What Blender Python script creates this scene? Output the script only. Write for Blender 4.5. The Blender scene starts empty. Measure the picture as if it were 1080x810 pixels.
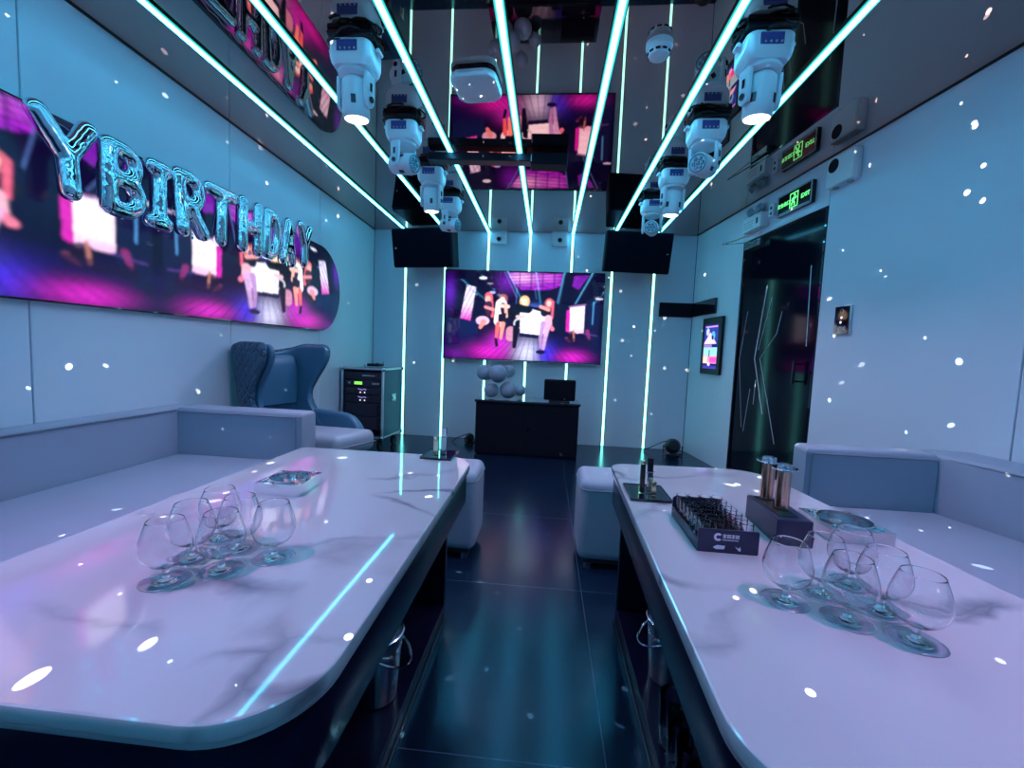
import bpy, bmesh, math, random
import numpy as np
from mathutils import Vector, Matrix, Euler
random.seed(7)
PI = math.pi
S = bpy.context.scene
COL = S.collection

# ------------------------------------------------------------------ camera, world, exposure
def make_camera():
    ya, pi_, ro = 0.0798156, -0.0745218, 0.0414675
    cy, sy, cp, sp, cr, sr = math.cos(ya), math.sin(ya), math.cos(pi_), math.sin(pi_), math.cos(ro), math.sin(ro)
    f = Vector((-sy*cp, cy*cp, sp)); r0 = Vector((cy, sy, 0)); u0 = r0.cross(f)
    r = cr*r0 + sr*u0; u = -sr*r0 + cr*u0
    cd = bpy.data.cameras.new('camera'); cd.sensor_width = 36.0; cd.lens = 15.0
    cd.clip_start = 0.02; cd.clip_end = 50
    co = bpy.data.objects.new('camera', cd); COL.objects.link(co)
    m = Matrix((r, u, -f)).transposed().to_4x4(); m.translation = (0, 0, 1.0)
    co.matrix_world = m
    S.camera = co
make_camera()
w = bpy.data.worlds.new('world'); S.world = w; w.use_nodes = True
w.node_tree.nodes['Background'].inputs[0].default_value = (0.01, 0.015, 0.03, 1)
S.view_settings.view_transform = 'Standard'; S.view_settings.look = 'None'
S.view_settings.exposure = 0.0; S.view_settings.gamma = 1.0; S.view_settings.use_curve_mapping = False
S.cycles.use_denoising = True
S.cycles.max_bounces = 12; S.cycles.transmission_bounces = 12; S.cycles.glossy_bounces = 6; S.cycles.diffuse_bounces = 4
S.cycles.sample_clamp_indirect = 30.0

# light levels, all in one place
STRIP_CEIL = (1.3, 8.8, 15.0)        # emission of the ceiling LED strips
STRIP_WALL = (1.1, 6.0, 5.8)        # emission of the wall LED strips
BEAM_COLOR = (0.92, 0.50, 1.0)      # moving heads pointing down
BEAM_POWER = 36
DOT_POWER = 1500
SCREEN_GAIN = 1.5

# ------------------------------------------------------------------ room numbers
H = 2.31            # ceiling
YB = 4.763          # back wall
YF = -1.9           # wall behind the camera
KR = 0.111          # the right wall splays outwards towards the camera
def xr(y): return 1.527 + KR*(YB - y)
KL = 0.014
def xl(y): return -2.0 + KL*(YB - y)
RW_O = Vector((1.527, YB, 0)); RW_U = Vector((KR, -1, 0)).normalized()
RW_ROT = math.atan2(RW_U.y, RW_U.x)
LW_ROT = math.atan2(1, -KL)
def on_right(s, z=0, off=0.0):
    n = Vector((-RW_U.y, RW_U.x, 0))  # into the wall
    p = RW_O + RW_U*s - n*off
    return (p.x, p.y, z)
def on_left(y, z=0, off=0.0): return (xl(y)+off, y, z)

# ------------------------------------------------------------------ materials
M = {}
def mat(name, color=(.8,.8,.8), rough=.5, metal=0.0, **k):
    m = bpy.data.materials.new(name); m.use_nodes = True
    b = m.node_tree.nodes['Principled BSDF']
    b.inputs['Base Color'].default_value = (*color, 1); b.inputs['Roughness'].default_value = rough
    b.inputs['Metallic'].default_value = metal
    for kk, v in k.items():
        kk = {'emit': 'Emission Color', 'estr': 'Emission Strength', 'coat': 'Coat Weight', 'coatr': 'Coat Roughness',
              'trans': 'Transmission Weight', 'ior': 'IOR', 'spec': 'Specular IOR Level', 'sheen': 'Sheen Weight', 'alpha': 'Alpha'}[kk]
        b.inputs[kk].default_value = (*v, 1) if isinstance(v, tuple) else v
    M[name] = m
    return m
def nodes(m): return m.node_tree.nodes, m.node_tree.links, m.node_tree.nodes['Principled BSDF']
def add_noise_bump(m, scale, strength, dist=0.01, detail=3.0, mix=None, coord='Object', stretch=None):
    N, L, b = nodes(m)
    tc = N.new('ShaderNodeTexCoord'); src = tc.outputs[coord]
    if stretch:
        mp = N.new('ShaderNodeMapping'); mp.inputs['Scale'].default_value = stretch; L.new(src, mp.inputs['Vector']); src = mp.outputs[0]
    n = N.new('ShaderNodeTexNoise'); n.inputs['Scale'].default_value = scale; n.inputs['Detail'].default_value = detail
    L.new(src, n.inputs['Vector'])
    if strength:
        bp = N.new('ShaderNodeBump'); bp.inputs['Strength'].default_value = strength; bp.inputs['Distance'].default_value = dist
        L.new(n.outputs['Fac'], bp.inputs['Height']); L.new(bp.outputs[0], b.inputs['Normal'])
    if mix:
        cr = N.new('ShaderNodeMix'); cr.data_type = 'RGBA'
        cr.inputs[6].default_value = (*mix[0], 1); cr.inputs[7].default_value = (*mix[1], 1)
        L.new(n.outputs['Fac'], cr.inputs[0]); L.new(cr.outputs[2], b.inputs['Base Color'])
    return n
def emission(name, color, strength=1.0):
    m = mat(name, (0.02, 0.02, 0.02), .5, emit=color, estr=strength); return m

mat('wall_panel', (.74, .76, .86), .26, spec=.4)
add_noise_bump(M['wall_panel'], 3.0, .02, .004, mix=((.72,.74,.84),(.76,.78,.88)))
mat('seam_dark', (.05, .06, .08), .6)
mat('mirror_ceiling', (.54, .30, .28), .015, 1.0)
add_noise_bump(M['mirror_ceiling'], 1.1, .03, .02, 1.0)
mat('dark_gap', (.01, .01, .015), .4)
mat('channel', (.03, .03, .035), .25, .6)
emission('strip_ceiling', STRIP_CEIL); emission('strip_wall', STRIP_WALL); emission('strip_bloom', (.04, .75, .70)); emission('strip_bloom_wall', (.42, .85, .38))  # the last two colour the bloom fringe beside the strip cores

def floor_material():
    m = mat('floor_tile', (.02,.03,.045), .2, spec=1.0); m.node_tree.nodes['Principled BSDF'].inputs['Specular Tint'].default_value = (.30,.80,1.0,1)
    N, L, b = nodes(m)
    tc = N.new('ShaderNodeTexCoord'); sp = N.new('ShaderNodeSeparateXYZ'); L.new(tc.outputs['Object'], sp.inputs[0])
    def line(sock, off, period, half):
        a = N.new('ShaderNodeMath'); a.operation = 'SUBTRACT'; L.new(sock, a.inputs[0]); a.inputs[1].default_value = off
        p = N.new('ShaderNodeMath'); p.operation = 'PINGPONG'; L.new(a.outputs[0], p.inputs[0]); p.inputs[1].default_value = period/2
        l = N.new('ShaderNodeMath'); l.operation = 'LESS_THAN'; L.new(p.outputs[0], l.inputs[0]); l.inputs[1].default_value = half
        return l.outputs[0]
    a = line(sp.outputs[0], .19, .8, .0015); c = line(sp.outputs[1], .975, .79, .0015)
    mx = N.new('ShaderNodeMath'); mx.operation = 'MAXIMUM'; L.new(a, mx.inputs[0]); L.new(c, mx.inputs[1])
    nz = N.new('ShaderNodeTexNoise'); nz.inputs['Scale'].default_value = 2.2; nz.inputs['Detail'].default_value = 6
    L.new(tc.outputs['Object'], nz.inputs['Vector'])
    c1 = N.new('ShaderNodeMix'); c1.data_type = 'RGBA'; c1.inputs[6].default_value = (.003,.009,.026,1); c1.inputs[7].default_value = (.005,.014,.036,1)
    L.new(nz.outputs['Fac'], c1.inputs[0])
    c2 = N.new('ShaderNodeMix'); c2.data_type = 'RGBA'; c2.inputs[7].default_value = (.06,.09,.14,1)
    L.new(mx.outputs[0], c2.inputs[0]); L.new(c1.outputs[2], c2.inputs[6]); L.new(c2.outputs[2], b.inputs['Base Color'])
    r = N.new('ShaderNodeMapRange'); r.inputs[3].default_value = .17; r.inputs[4].default_value = .25
    L.new(nz.outputs['Fac'], r.inputs[0]); L.new(r.outputs[0], b.inputs['Roughness'])
floor_material()

def marble_material():
    m = mat('white_marble', (.85,.85,.87), .06, spec=.6, coat=.5, coatr=.02)
    N, L, b = nodes(m)
    tc = N.new('ShaderNodeTexCoord')
    n1 = N.new('ShaderNodeTexNoise'); n1.inputs['Scale'].default_value = 1.7; n1.inputs['Detail'].default_value = 5
    L.new(tc.outputs['Object'], n1.inputs['Vector'])
    md = N.new('ShaderNodeMix'); md.data_type = 'VECTOR'; md.inputs[0].default_value = .35
    L.new(tc.outputs['Object'], md.inputs[4]); L.new(n1.outputs['Color'], md.inputs[5])
    mp = N.new('ShaderNodeMapping'); mp.inputs['Rotation'].default_value = (0, 0, .7); mp.inputs['Scale'].default_value = (1.0, 2.3, 1)
    L.new(md.outputs[1], mp.inputs['Vector'])
    v = N.new('ShaderNodeTexVoronoi'); v.feature = 'DISTANCE_TO_EDGE'; v.inputs['Scale'].default_value = 1.9
    L.new(mp.outputs[0], v.inputs['Vector'])
    rp = N.new('ShaderNodeMapRange'); rp.inputs[1].default_value = 0; rp.inputs[2].default_value = .035; rp.inputs[3].default_value = 1; rp.inputs[4].default_value = 0
    L.new(v.outputs['Distance'], rp.inputs[0])
    n2 = N.new('ShaderNodeTexNoise'); n2.inputs['Scale'].default_value = 3; L.new(tc.outputs['Object'], n2.inputs['Vector'])
    r2 = N.new('ShaderNodeMapRange'); r2.inputs[1].default_value = .42; r2.inputs[2].default_value = .62; L.new(n2.outputs['Fac'], r2.inputs[0])
    mu = N.new('ShaderNodeMath'); mu.operation = 'MULTIPLY'; L.new(rp.outputs[0], mu.inputs[0]); L.new(r2.outputs[0], mu.inputs[1])
    mu2 = N.new('ShaderNodeMath'); mu2.operation = 'MULTIPLY'; mu2.inputs[1].default_value = .85; L.new(mu.outputs[0], mu2.inputs[0])
    c = N.new('ShaderNodeMix'); c.data_type = 'RGBA'; c.inputs[6].default_value = (.56,.54,.58,1); c.inputs[7].default_value = (.13,.125,.17,1)
    L.new(mu2.outputs[0], c.inputs[0]); L.new(c.outputs[2], b.inputs['Base Color'])
marble_material()
mat('table_rim', (.72,.74,.78), .22, .6)
mat('table_dark', (.006,.006,.022), .22, spec=.35)
mat('shelf_dark', (.005,.005,.014), .4, spec=.3)
mat('sofa_leather', (.36,.39,.50), .42, spec=.4); add_noise_bump(M['sofa_leather'], 60, .06, .003)
mat('sofa_base', (.03,.03,.04), .5)
mat('sofa_seam', (.25,.26,.32), .6)
mat('chair_leather', (.045,.15,.25), .38, spec=.5); add_noise_bump(M['chair_leather'], 90, .05, .003)
mat('chair_leather_lit', (.34,.38,.46), .4); add_noise_bump(M['chair_leather_lit'], 90, .05, .003)  # paler than the rest: light falling on the seat is in the colour
def quilt_material():
    m = mat('chair_quilt', (.05,.12,.20), .4)
    N, L, b = nodes(m)
    tc = N.new('ShaderNodeTexCoord'); sp = N.new('ShaderNodeSeparateXYZ'); L.new(tc.outputs['Object'], sp.inputs[0])
    xy = N.new('ShaderNodeMath'); L.new(sp.outputs[0], xy.inputs[0]); L.new(sp.outputs[1], xy.inputs[1])
    hs = []
    for op in ('ADD', 'SUBTRACT'):
        a = N.new('ShaderNodeMath'); a.operation = op; L.new(xy.outputs[0], a.inputs[0]); L.new(sp.outputs[2], a.inputs[1])
        p = N.new('ShaderNodeMath'); p.operation = 'PINGPONG'; L.new(a.outputs[0], p.inputs[0]); p.inputs[1].default_value = .032
        hs.append(p.outputs[0])
    mn = N.new('ShaderNodeMath'); mn.operation = 'MINIMUM'; L.new(hs[0], mn.inputs[0]); L.new(hs[1], mn.inputs[1])
    rp = N.new('ShaderNodeMapRange'); rp.inputs[2].default_value = .014; L.new(mn.outputs[0], rp.inputs[0])
    bp = N.new('ShaderNodeBump'); bp.inputs['Strength'].default_value = .9; bp.inputs['Distance'].default_value = .012
    L.new(rp.outputs[0], bp.inputs['Height']); L.new(bp.outputs[0], b.inputs['Normal'])
quilt_material()
mat('black_plastic', (.006,.006,.014), .35, spec=.35); mat('black_gloss', (.008,.008,.014), .05, coat=1.0, coatr=.02)
mat('black_matte', (.004,.004,.012), .6, spec=.2); mat('navy_box', (.018,.018,.06), .3)
mat('speaker_grille', (.004,.004,.012), .9, spec=.1); add_noise_bump(M['speaker_grille'], 400, .3, .002)
mat('chrome', (.82,.84,.88), .08, 1.0); mat('steel', (.62,.64,.68), .2, 1.0); mat('aluminium', (.75,.78,.8), .3, 1.0)
mat('gold_metal', (.85,.78,.55), .2, 1.0); mat('copper', (.86,.52,.38), .18, 1.0); mat('dark_metal', (.08,.08,.1), .25, 1.0)
mat('white_plastic', (.80,.82,.86), .32); mat('grey_plastic', (.42,.44,.48), .4); mat('cable_black', (.01,.01,.012), .5)
mat('head_white', (.74,.79,.86), .28); mat('display_blue', (.01,.02,.09), .12, emit=(.01,.03,.16), estr=.6)
emission('lens_lit', (9, 8.6, 8.0)); mat('lens_dark', (.25,.4,.5), .1, .3)
mat('rack_side', (.02,.075,.17), .3); mat('rack_front', (.012,.012,.03), .35)
emission('led_green', (.35, 1.6, .15)); emission('led_violet', (.7, .5, 1.6)); emission('led_white', (1.2,1.2,1.3))
emission('exit_green', (.25, 1.7, .45)); mat('exit_black', (.006,.008,.01), .2)
mat('balloon_grey', (.30,.36,.46), .3, spec=.5)
mat('foil', (.66,.78,.86), .06, 1.0); add_noise_bump(M['foil'], 16, .10, .02, 1.0)
mat('glass', (.985,.985,1.0), .0, trans=1.0, ior=1.45)
mat('glass_sheet', (.95,.95,1.0), .02)
def thin_glass():
    N, L, b = nodes(M['glass_sheet']); tr = N.new('ShaderNodeBsdfTransparent'); tr.inputs[0].default_value = (.90,.90,.94,1); gl = N.new('ShaderNodeBsdfGlossy'); gl.inputs['Roughness'].default_value = .01
    lw = N.new('ShaderNodeLayerWeight'); pw = N.new('ShaderNodeMath'); pw.operation = 'POWER'; pw.inputs[1].default_value = 4.0; L.new(lw.outputs['Facing'], pw.inputs[0]); fr = N.new('ShaderNodeMath'); fr.operation = 'MULTIPLY_ADD'; fr.inputs[1].default_value = .7; fr.inputs[2].default_value = .04; L.new(pw.outputs[0], fr.inputs[0]); mx = N.new('ShaderNodeMixShader')
    L.new(fr.outputs[0], mx.inputs[0]); L.new(tr.outputs[0], mx.inputs[1]); L.new(gl.outputs[0], mx.inputs[2]); L.new(mx.outputs[0], N['Material Output'].inputs['Surface'])
thin_glass()
mat('foil_string', (.6,.75,.8), .3, .8)
mat('print_white', (.75,.74,.85), .5)
mat('door_black', (.004,.004,.012), .10, spec=.2)
mat('ash_dark', (.10,.08,.10), .3)

# ------------------------------------------------------------------ mesh helpers
class MB:
    """Collects shapes into one bmesh; build() links them as ONE mesh object."""
    def __init__(s): s.bm = bmesh.new()
    def _merge(s, b, mtx=None):
        if mtx is not None: bmesh.ops.transform(b, matrix=mtx, verts=b.verts)
        me = bpy.data.meshes.new('tmp'); b.to_mesh(me); b.free(); s.bm.from_mesh(me); bpy.data.meshes.remove(me); return s
    def box(s, c, d, bev=0.0, seg=2, rot=(0,0,0)):
        b = bmesh.new(); bmesh.ops.create_cube(b, size=1.0); bmesh.ops.scale(b, vec=d, verts=b.verts)
        if bev: bmesh.ops.bevel(b, geom=b.edges[:], offset=bev, segments=seg, profile=.5, affect='EDGES')
        return s._merge(b, Matrix.Translation(c) @ Euler(rot).to_matrix().to_4x4())
    def cyl(s, p, q, r, r2=None, n=24):
        p, q = Vector(p), Vector(q); d = q-p; b = bmesh.new()
        bmesh.ops.create_cone(b, cap_ends=True, segments=n, radius1=r, radius2=r if r2 is None else r2, depth=d.length)
        return s._merge(b, Matrix.Translation((p+q)/2) @ d.to_track_quat('Z', 'Y').to_matrix().to_4x4())
    def sphere(s, c, r, sc=(1,1,1), n=24, rot=(0,0,0)):
        b = bmesh.new(); bmesh.ops.create_uvsphere(b, u_segments=n, v_segments=n//2, radius=r)
        return s._merge(b, Matrix.Translation(c) @ Euler(rot).to_matrix().to_4x4() @ Matrix.Diagonal((*sc, 1)))
    def lathe(s, prof, n=32, c=(0,0,0), rot=(0,0,0), close=False):
        b = bmesh.new(); rings = []
        for r, z in prof:
            rings.append([b.verts.new((0,0,z))] if r < 1e-6 else [b.verts.new((r*math.cos(2*PI*i/n), r*math.sin(2*PI*i/n), z)) for i in range(n)])
        prs = list(zip(rings, rings[1:])) + ([(rings[-1], rings[0])] if close else [])
        for A, B in prs:
            for i in range(n):
                j = (i+1) % n
                vs = [A[0] if len(A)==1 else A[i], A[0] if len(A)==1 else A[j], B[0] if len(B)==1 else B[j], B[0] if len(B)==1 else B[i]]
                u = []
                for v in vs:
                    if v not in u: u.append(v)
                if len(u) >= 3:
                    try: b.faces.new(u)
                    except ValueError: pass
        bmesh.ops.recalc_face_normals(b, faces=b.faces[:])
        return s._merge(b, Matrix.Translation(c) @ Euler(rot).to_matrix().to_4x4())
    def tube(s, pts, r, n=8, closed=False):
        pts = [Vector(p) for p in pts]; k = len(pts); b = bmesh.new(); rings = []
        up = Vector((0,0,1)); prev = None
        for i, p in enumerate(pts):
            a = pts[(i-1) % k] if (closed or i) else p; c = pts[(i+1) % k] if (closed or i < k-1) else p
            t = (c-a).normalized()
            if prev is None: x = t.cross(up if abs(t.z) < .9 else Vector((1,0,0))).normalized()
            else: x = (prev - t*prev.dot(t)).normalized()
            prev = x; y = t.cross(x); rr = r[i] if isinstance(r, (list, tuple)) else r
            rings.append([b.verts.new(p + (x*math.cos(2*PI*j/n) + y*math.sin(2*PI*j/n))*rr) for j in range(n)])
        for i in range(k if closed else k-1):
            A, B = rings[i], rings[(i+1) % k]
            for j in range(n): b.faces.new((A[j], A[(j+1)%n], B[(j+1)%n], B[j]))
        if not closed: b.faces.new(rings[0][::-1]); b.faces.new(rings[-1])
        bmesh.ops.recalc_face_normals(b, faces=b.faces[:])
        return s._merge(b)
    def prism(s, poly, z0, z1, bev=0.0, mtx=None, seg=2):
        b = bmesh.new(); A = [b.verts.new((x, y, z0)) for x, y in poly]; B = [b.verts.new((x, y, z1)) for x, y in poly]
        n = len(poly); b.faces.new(A[::-1]); b.faces.new(B)
        for i in range(n): b.faces.new((A[i], A[(i+1)%n], B[(i+1)%n], B[i]))
        bmesh.ops.recalc_face_normals(b, faces=b.faces[:])
        if bev:
            es = [e for e in b.edges if abs(e.verts[0].co.z-e.verts[1].co.z) < 1e-6]
            bmesh.ops.bevel(b, geom=es, offset=bev, segments=seg, profile=.5, affect='EDGES')
        return s._merge(b, mtx)
    def ring(s, poly, inner, z0, z1, mtx=None):
        b = bmesh.new(); n = len(poly)
        q = [[b.verts.new((x, y, z)) for x, y in p] for p, z in ((poly,z0),(poly,z1),(inner,z1),(inner,z0))]
        for a in range(4):
            A, B = q[a], q[(a+1)%4]
            for i in range(n): b.faces.new((A[i], A[(i+1)%n], B[(i+1)%n], B[i]))
        bmesh.ops.recalc_face_normals(b, faces=b.faces[:])
        return s._merge(b, mtx)
    def loft(s, rings, cap=True):
        b = bmesh.new(); R = [[b.verts.new(p) for p in r] for r in rings]; n = len(rings[0])
        for A, B in zip(R, R[1:]):
            for i in range(n): b.faces.new((A[i], A[(i+1)%n], B[(i+1)%n], B[i]))
        if cap: b.faces.new(R[0][::-1]); b.faces.new(R[-1])
        bmesh.ops.recalc_face_normals(b, faces=b.faces[:])
        return s._merge(b)
    def quad(s, *p):
        b = bmesh.new(); b.faces.new([b.verts.new(v) for v in p]); return s._merge(b)
    def build(s, name, m, parent=None, smooth=35, flat=True):
        me = bpy.data.meshes.new(name); s.bm.to_mesh(me); s.bm.free()
        me.materials.append(M[m] if isinstance(m, str) else m)
        if smooth:
            ar = np.empty(len(me.polygons)); me.polygons.foreach_get('area', ar)       # large flat faces stay flat, the rounded edges between them smooth
            big = (ar > 10*np.median(ar)) & (ar > .2*ar.max())
            me.polygons.foreach_set('use_smooth', [True]*len(ar)); me.set_sharp_from_angle(angle=math.radians(smooth)); me.polygons.foreach_set('use_smooth', ~big if flat else [True]*len(ar))
        o = bpy.data.objects.new(name, me); COL.objects.link(o)
        if parent: o.parent = parent
        return o
def tag(o, label=None, cat=None, group=None, kind=None):
    if label: o['label'] = label
    if cat: o['category'] = cat
    if group: o['group'] = group
    if kind: o['kind'] = kind
    return o
def thing(name, label, cat, loc=(0,0,0), rz=0.0, group=None):
    o = bpy.data.objects.new(name, None); COL.objects.link(o); o.empty_display_size = .05
    o.location = loc; o.rotation_euler = (0,0,rz)
    return tag(o, label, cat, group)
def dup(o, loc, rz=None, label=None, parent=None):
    c = o.copy(); COL.objects.link(c)
    if parent: c.parent = parent
    for ch in list(o.children): dup(ch, ch.location.copy(), parent=c)
    c.location = loc
    if rz is not None: c.rotation_euler = (0,0,rz)
    if label: c['label'] = label
    return c
def struct(name, mb, m, **k):
    return tag(mb.build(name, m, **k), kind='structure')
def rounded(poly, r, n=8):
    """round the corners of a convex polygon (r: number or one per corner)"""
    out = []; k = len(poly)
    for i, p in enumerate(poly):
        p = Vector(p); a = Vector(poly[i-1]); c = Vector(poly[(i+1)%k]); rr = r[i] if isinstance(r, (list,tuple)) else r
        d1 = (a-p).normalized(); d2 = (c-p).normalized(); ang = d1.angle(d2); t = rr/math.tan(ang/2)
        p1 = p+d1*t; p2 = p+d2*t; bis = (d1+d2).normalized(); cen = p+bis*(rr/math.sin(ang/2))
        a0 = math.atan2(p1.y-cen.y, p1.x-cen.x); a1 = math.atan2(p2.y-cen.y, p2.x-cen.x); da = (a1-a0+PI) % (2*PI) - PI
        for j in range(n+1):
            t_ = a0+da*j/n; out.append((cen.x+rr*math.cos(t_), cen.y+rr*math.sin(t_)))
    return out
def rrect(w, h, r, n=6): return rounded([(-w/2,-h/2),(w/2,-h/2),(w/2,h/2),(-w/2,h/2)], r, n)
UP_FRONT = Euler((PI/2,0,0)).to_matrix().to_4x4()      # polygon (x, z) extruded along -y
def front(y, x=0, z=0): return Matrix.Translation((x, y, z)) @ UP_FRONT    # prism height h then spans y .. y-h
def bake(o, mods):
    for kind, kw in mods:
        md = o.modifiers.new(kind, kind)
        for k, v in kw.items(): setattr(md, k, v)
    dg = bpy.context.evaluated_depsgraph_get(); me = bpy.data.meshes.new_from_object(o.evaluated_get(dg))
    old = o.data; o.modifiers.clear(); o.data = me; bpy.data.meshes.remove(old); return o
def text_mesh(name, body, size, m, parent, loc, rot=(PI/2,0,0), align='CENTER', depth=.001):
    cu = bpy.data.curves.new(name, 'FONT'); cu.body = body; cu.size = size; cu.extrude = depth; cu.align_x = align; cu.align_y = 'CENTER'
    t = bpy.data.objects.new(name, cu); COL.objects.link(t)
    dg = bpy.context.evaluated_depsgraph_get(); me = bpy.data.meshes.new_from_object(t.evaluated_get(dg))
    bpy.data.objects.remove(t); bpy.data.curves.remove(cu)
    me.materials.clear(); me.materials.append(M[m])
    o = bpy.data.objects.new(name, me); COL.objects.link(o); o.parent = parent; o.location = loc; o.rotation_euler = rot
    return o

# ------------------------------------------------------------------ room shell
T = .12
struct('floor', MB().prism([(xl(YF)-.1,YF-.1),(xr(YF)+.1,YF-.1),(xr(YB)+.1,YB+.1),(xl(YB)-.1,YB+.1)], -.1, 0), 'floor_tile', smooth=0)
struct('ceiling', MB().prism([(xl(YF)-.1,YF-.1),(xr(YF)+.1,YF-.1),(xr(YB)+.1,YB+.1),(xl(YB)-.1,YB+.1)], H, H+.1), 'mirror_ceiling', smooth=0)
def wall(name, seams, length, loc, rot):
    """panel wall with narrow open joints; front face on local y = 0"""
    xs = [0]+seams+[length]; mb = MB(); g = .0025
    for a, b in zip(xs, xs[1:]): mb.box(((a+b)/2, .03, H/2), (b-a-2*g, .06, H), .002, 1)
    mb.box((length/2, .05, H/2), (length, .06, H))
    o = struct(name, mb, 'wall_panel', smooth=0); o.location = loc; o.rotation_euler = (0,0,rot); return o
bx = [-1.63, -.70, .215, 1.098]
wall('wall_back', [x+2.0 for x in bx], 3.527, (-2.0, YB, 0), 0)
LR = (YB-YF)/abs(RW_U.y)
# right wall with the door opening
def right_wall():
    mb = MB(); g = .0025
    for a, b, z0, z1 in ((0,.898,0,H),(1.842,2.95,0,H),(2.95,4.1,0,H),(4.1,LR,0,H),(.898,1.842,2.012,H)):
        mb.box(((a+b)/2, .03, (z0+z1)/2), (b-a-2*g, .06, z1-z0), .002, 1)
    for a, b, z0, z1 in ((0,.898,0,H),(1.842,LR,0,H),(.898,1.842,2.012,H)):
        mb.box(((a+b)/2, .06, (z0+z1)/2), (b-a, .06, z1-z0))
    o = struct('wall_right', mb, 'wall_panel', smooth=0); o.location = RW_O; o.rotation_euler = (0,0,RW_ROT)
right_wall()
wall('wall_left', [.21, 1.26, 2.31, 3.37, 4.42, 5.48], (YB-YF)*1.0002, on_left(YF), LW_ROT)
wall('wall_front', [1.4, 2.8], xr(YF)-xl(YF), (xr(YF), YF, 0), PI)
# thin dark shadow gap where ceiling meets the side walls
for nm, a, b in (('left', Vector((xl(YB)+.004, YB, 0)), Vector((xl(YF)+.004, YF, 0))), ('right', Vector((xr(YB)-.004, YB, 0)), Vector((xr(YF)-.004, YF, 0)))):
    d = b-a; mb = MB(); mb.box((d.length/2, 0, H-.003), (d.length, .006, .006))
    o = struct('trim_1' if nm == 'left' else 'trim_2', mb, 'dark_gap', smooth=0); o.location = a; o.rotation_euler = (0,0,math.atan2(d.y, d.x))

# ------------------------------------------------------------------ LED strips
SX = [-1.63, -1.178, -.70, -.243, .215, .652, 1.098]
ORD = ['leftmost, along the left wall', 'second from the left', 'third from the left', 'in the middle', 'third from the right', 'second from the right', 'rightmost, by the white sensor box']
ORDW = ['beside the flight case', 'just left of the television', 'showing above the grey balloons', 'at the middle of the television', 'behind the black monitor', 'just right of the television', 'furthest right, near the corner']
for i, x in enumerate(SX):
    t = thing('ceiling_light_strip', 'thin glowing cyan ceiling light strip, '+ORD[i], 'light strip', (x, 0, H), 0, 'LED strips on the ceiling')
    y0, y1 = YF+.05, YB-.015
    MB().box((0, (y0+y1)/2, -.004), (.050, y1-y0, .008), .002, 1).build('channel', 'channel', t)
    MB().prism([(-.013,-.004),(.013,-.004),(.011,-.016),(0,-.019),(-.011,-.016)], 0, y1-y0, mtx=Matrix.Translation((0,y1,0)) @ UP_FRONT).build('diffuser', 'strip_ceiling', t)
    for e in (-1, 1): MB().box((e*.0165, (y0+y1)/2, -.0105), (.007, y1-y0, .006), .001, 1).build('bloom_edge', 'strip_bloom', t)  # added glowing bars imitate the bloom on both sides of the strip
    t = thing('wall_light_strip', 'thin glowing yellow-white vertical wall light strip '+ORDW[i], 'light strip', (x, YB, 0), 0, 'LED strips on the back wall')
    MB().box((0, -.002, H/2-.01), (.036, .006, H-.02), .001, 1).build('channel', 'channel', t)
    MB().box((0, -.008, H/2-.01), (.020, .010, H-.024), .003, 2).build('diffuser', 'strip_wall', t)
    for e in (-1, 1): MB().box((e*.0125, -.0065, H/2-.01), (.005, .005, H-.024), .001, 1).build('bloom_edge', 'strip_bloom_wall', t)  # tinted glowing bars, bloom around the wall strip built as shape

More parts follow.
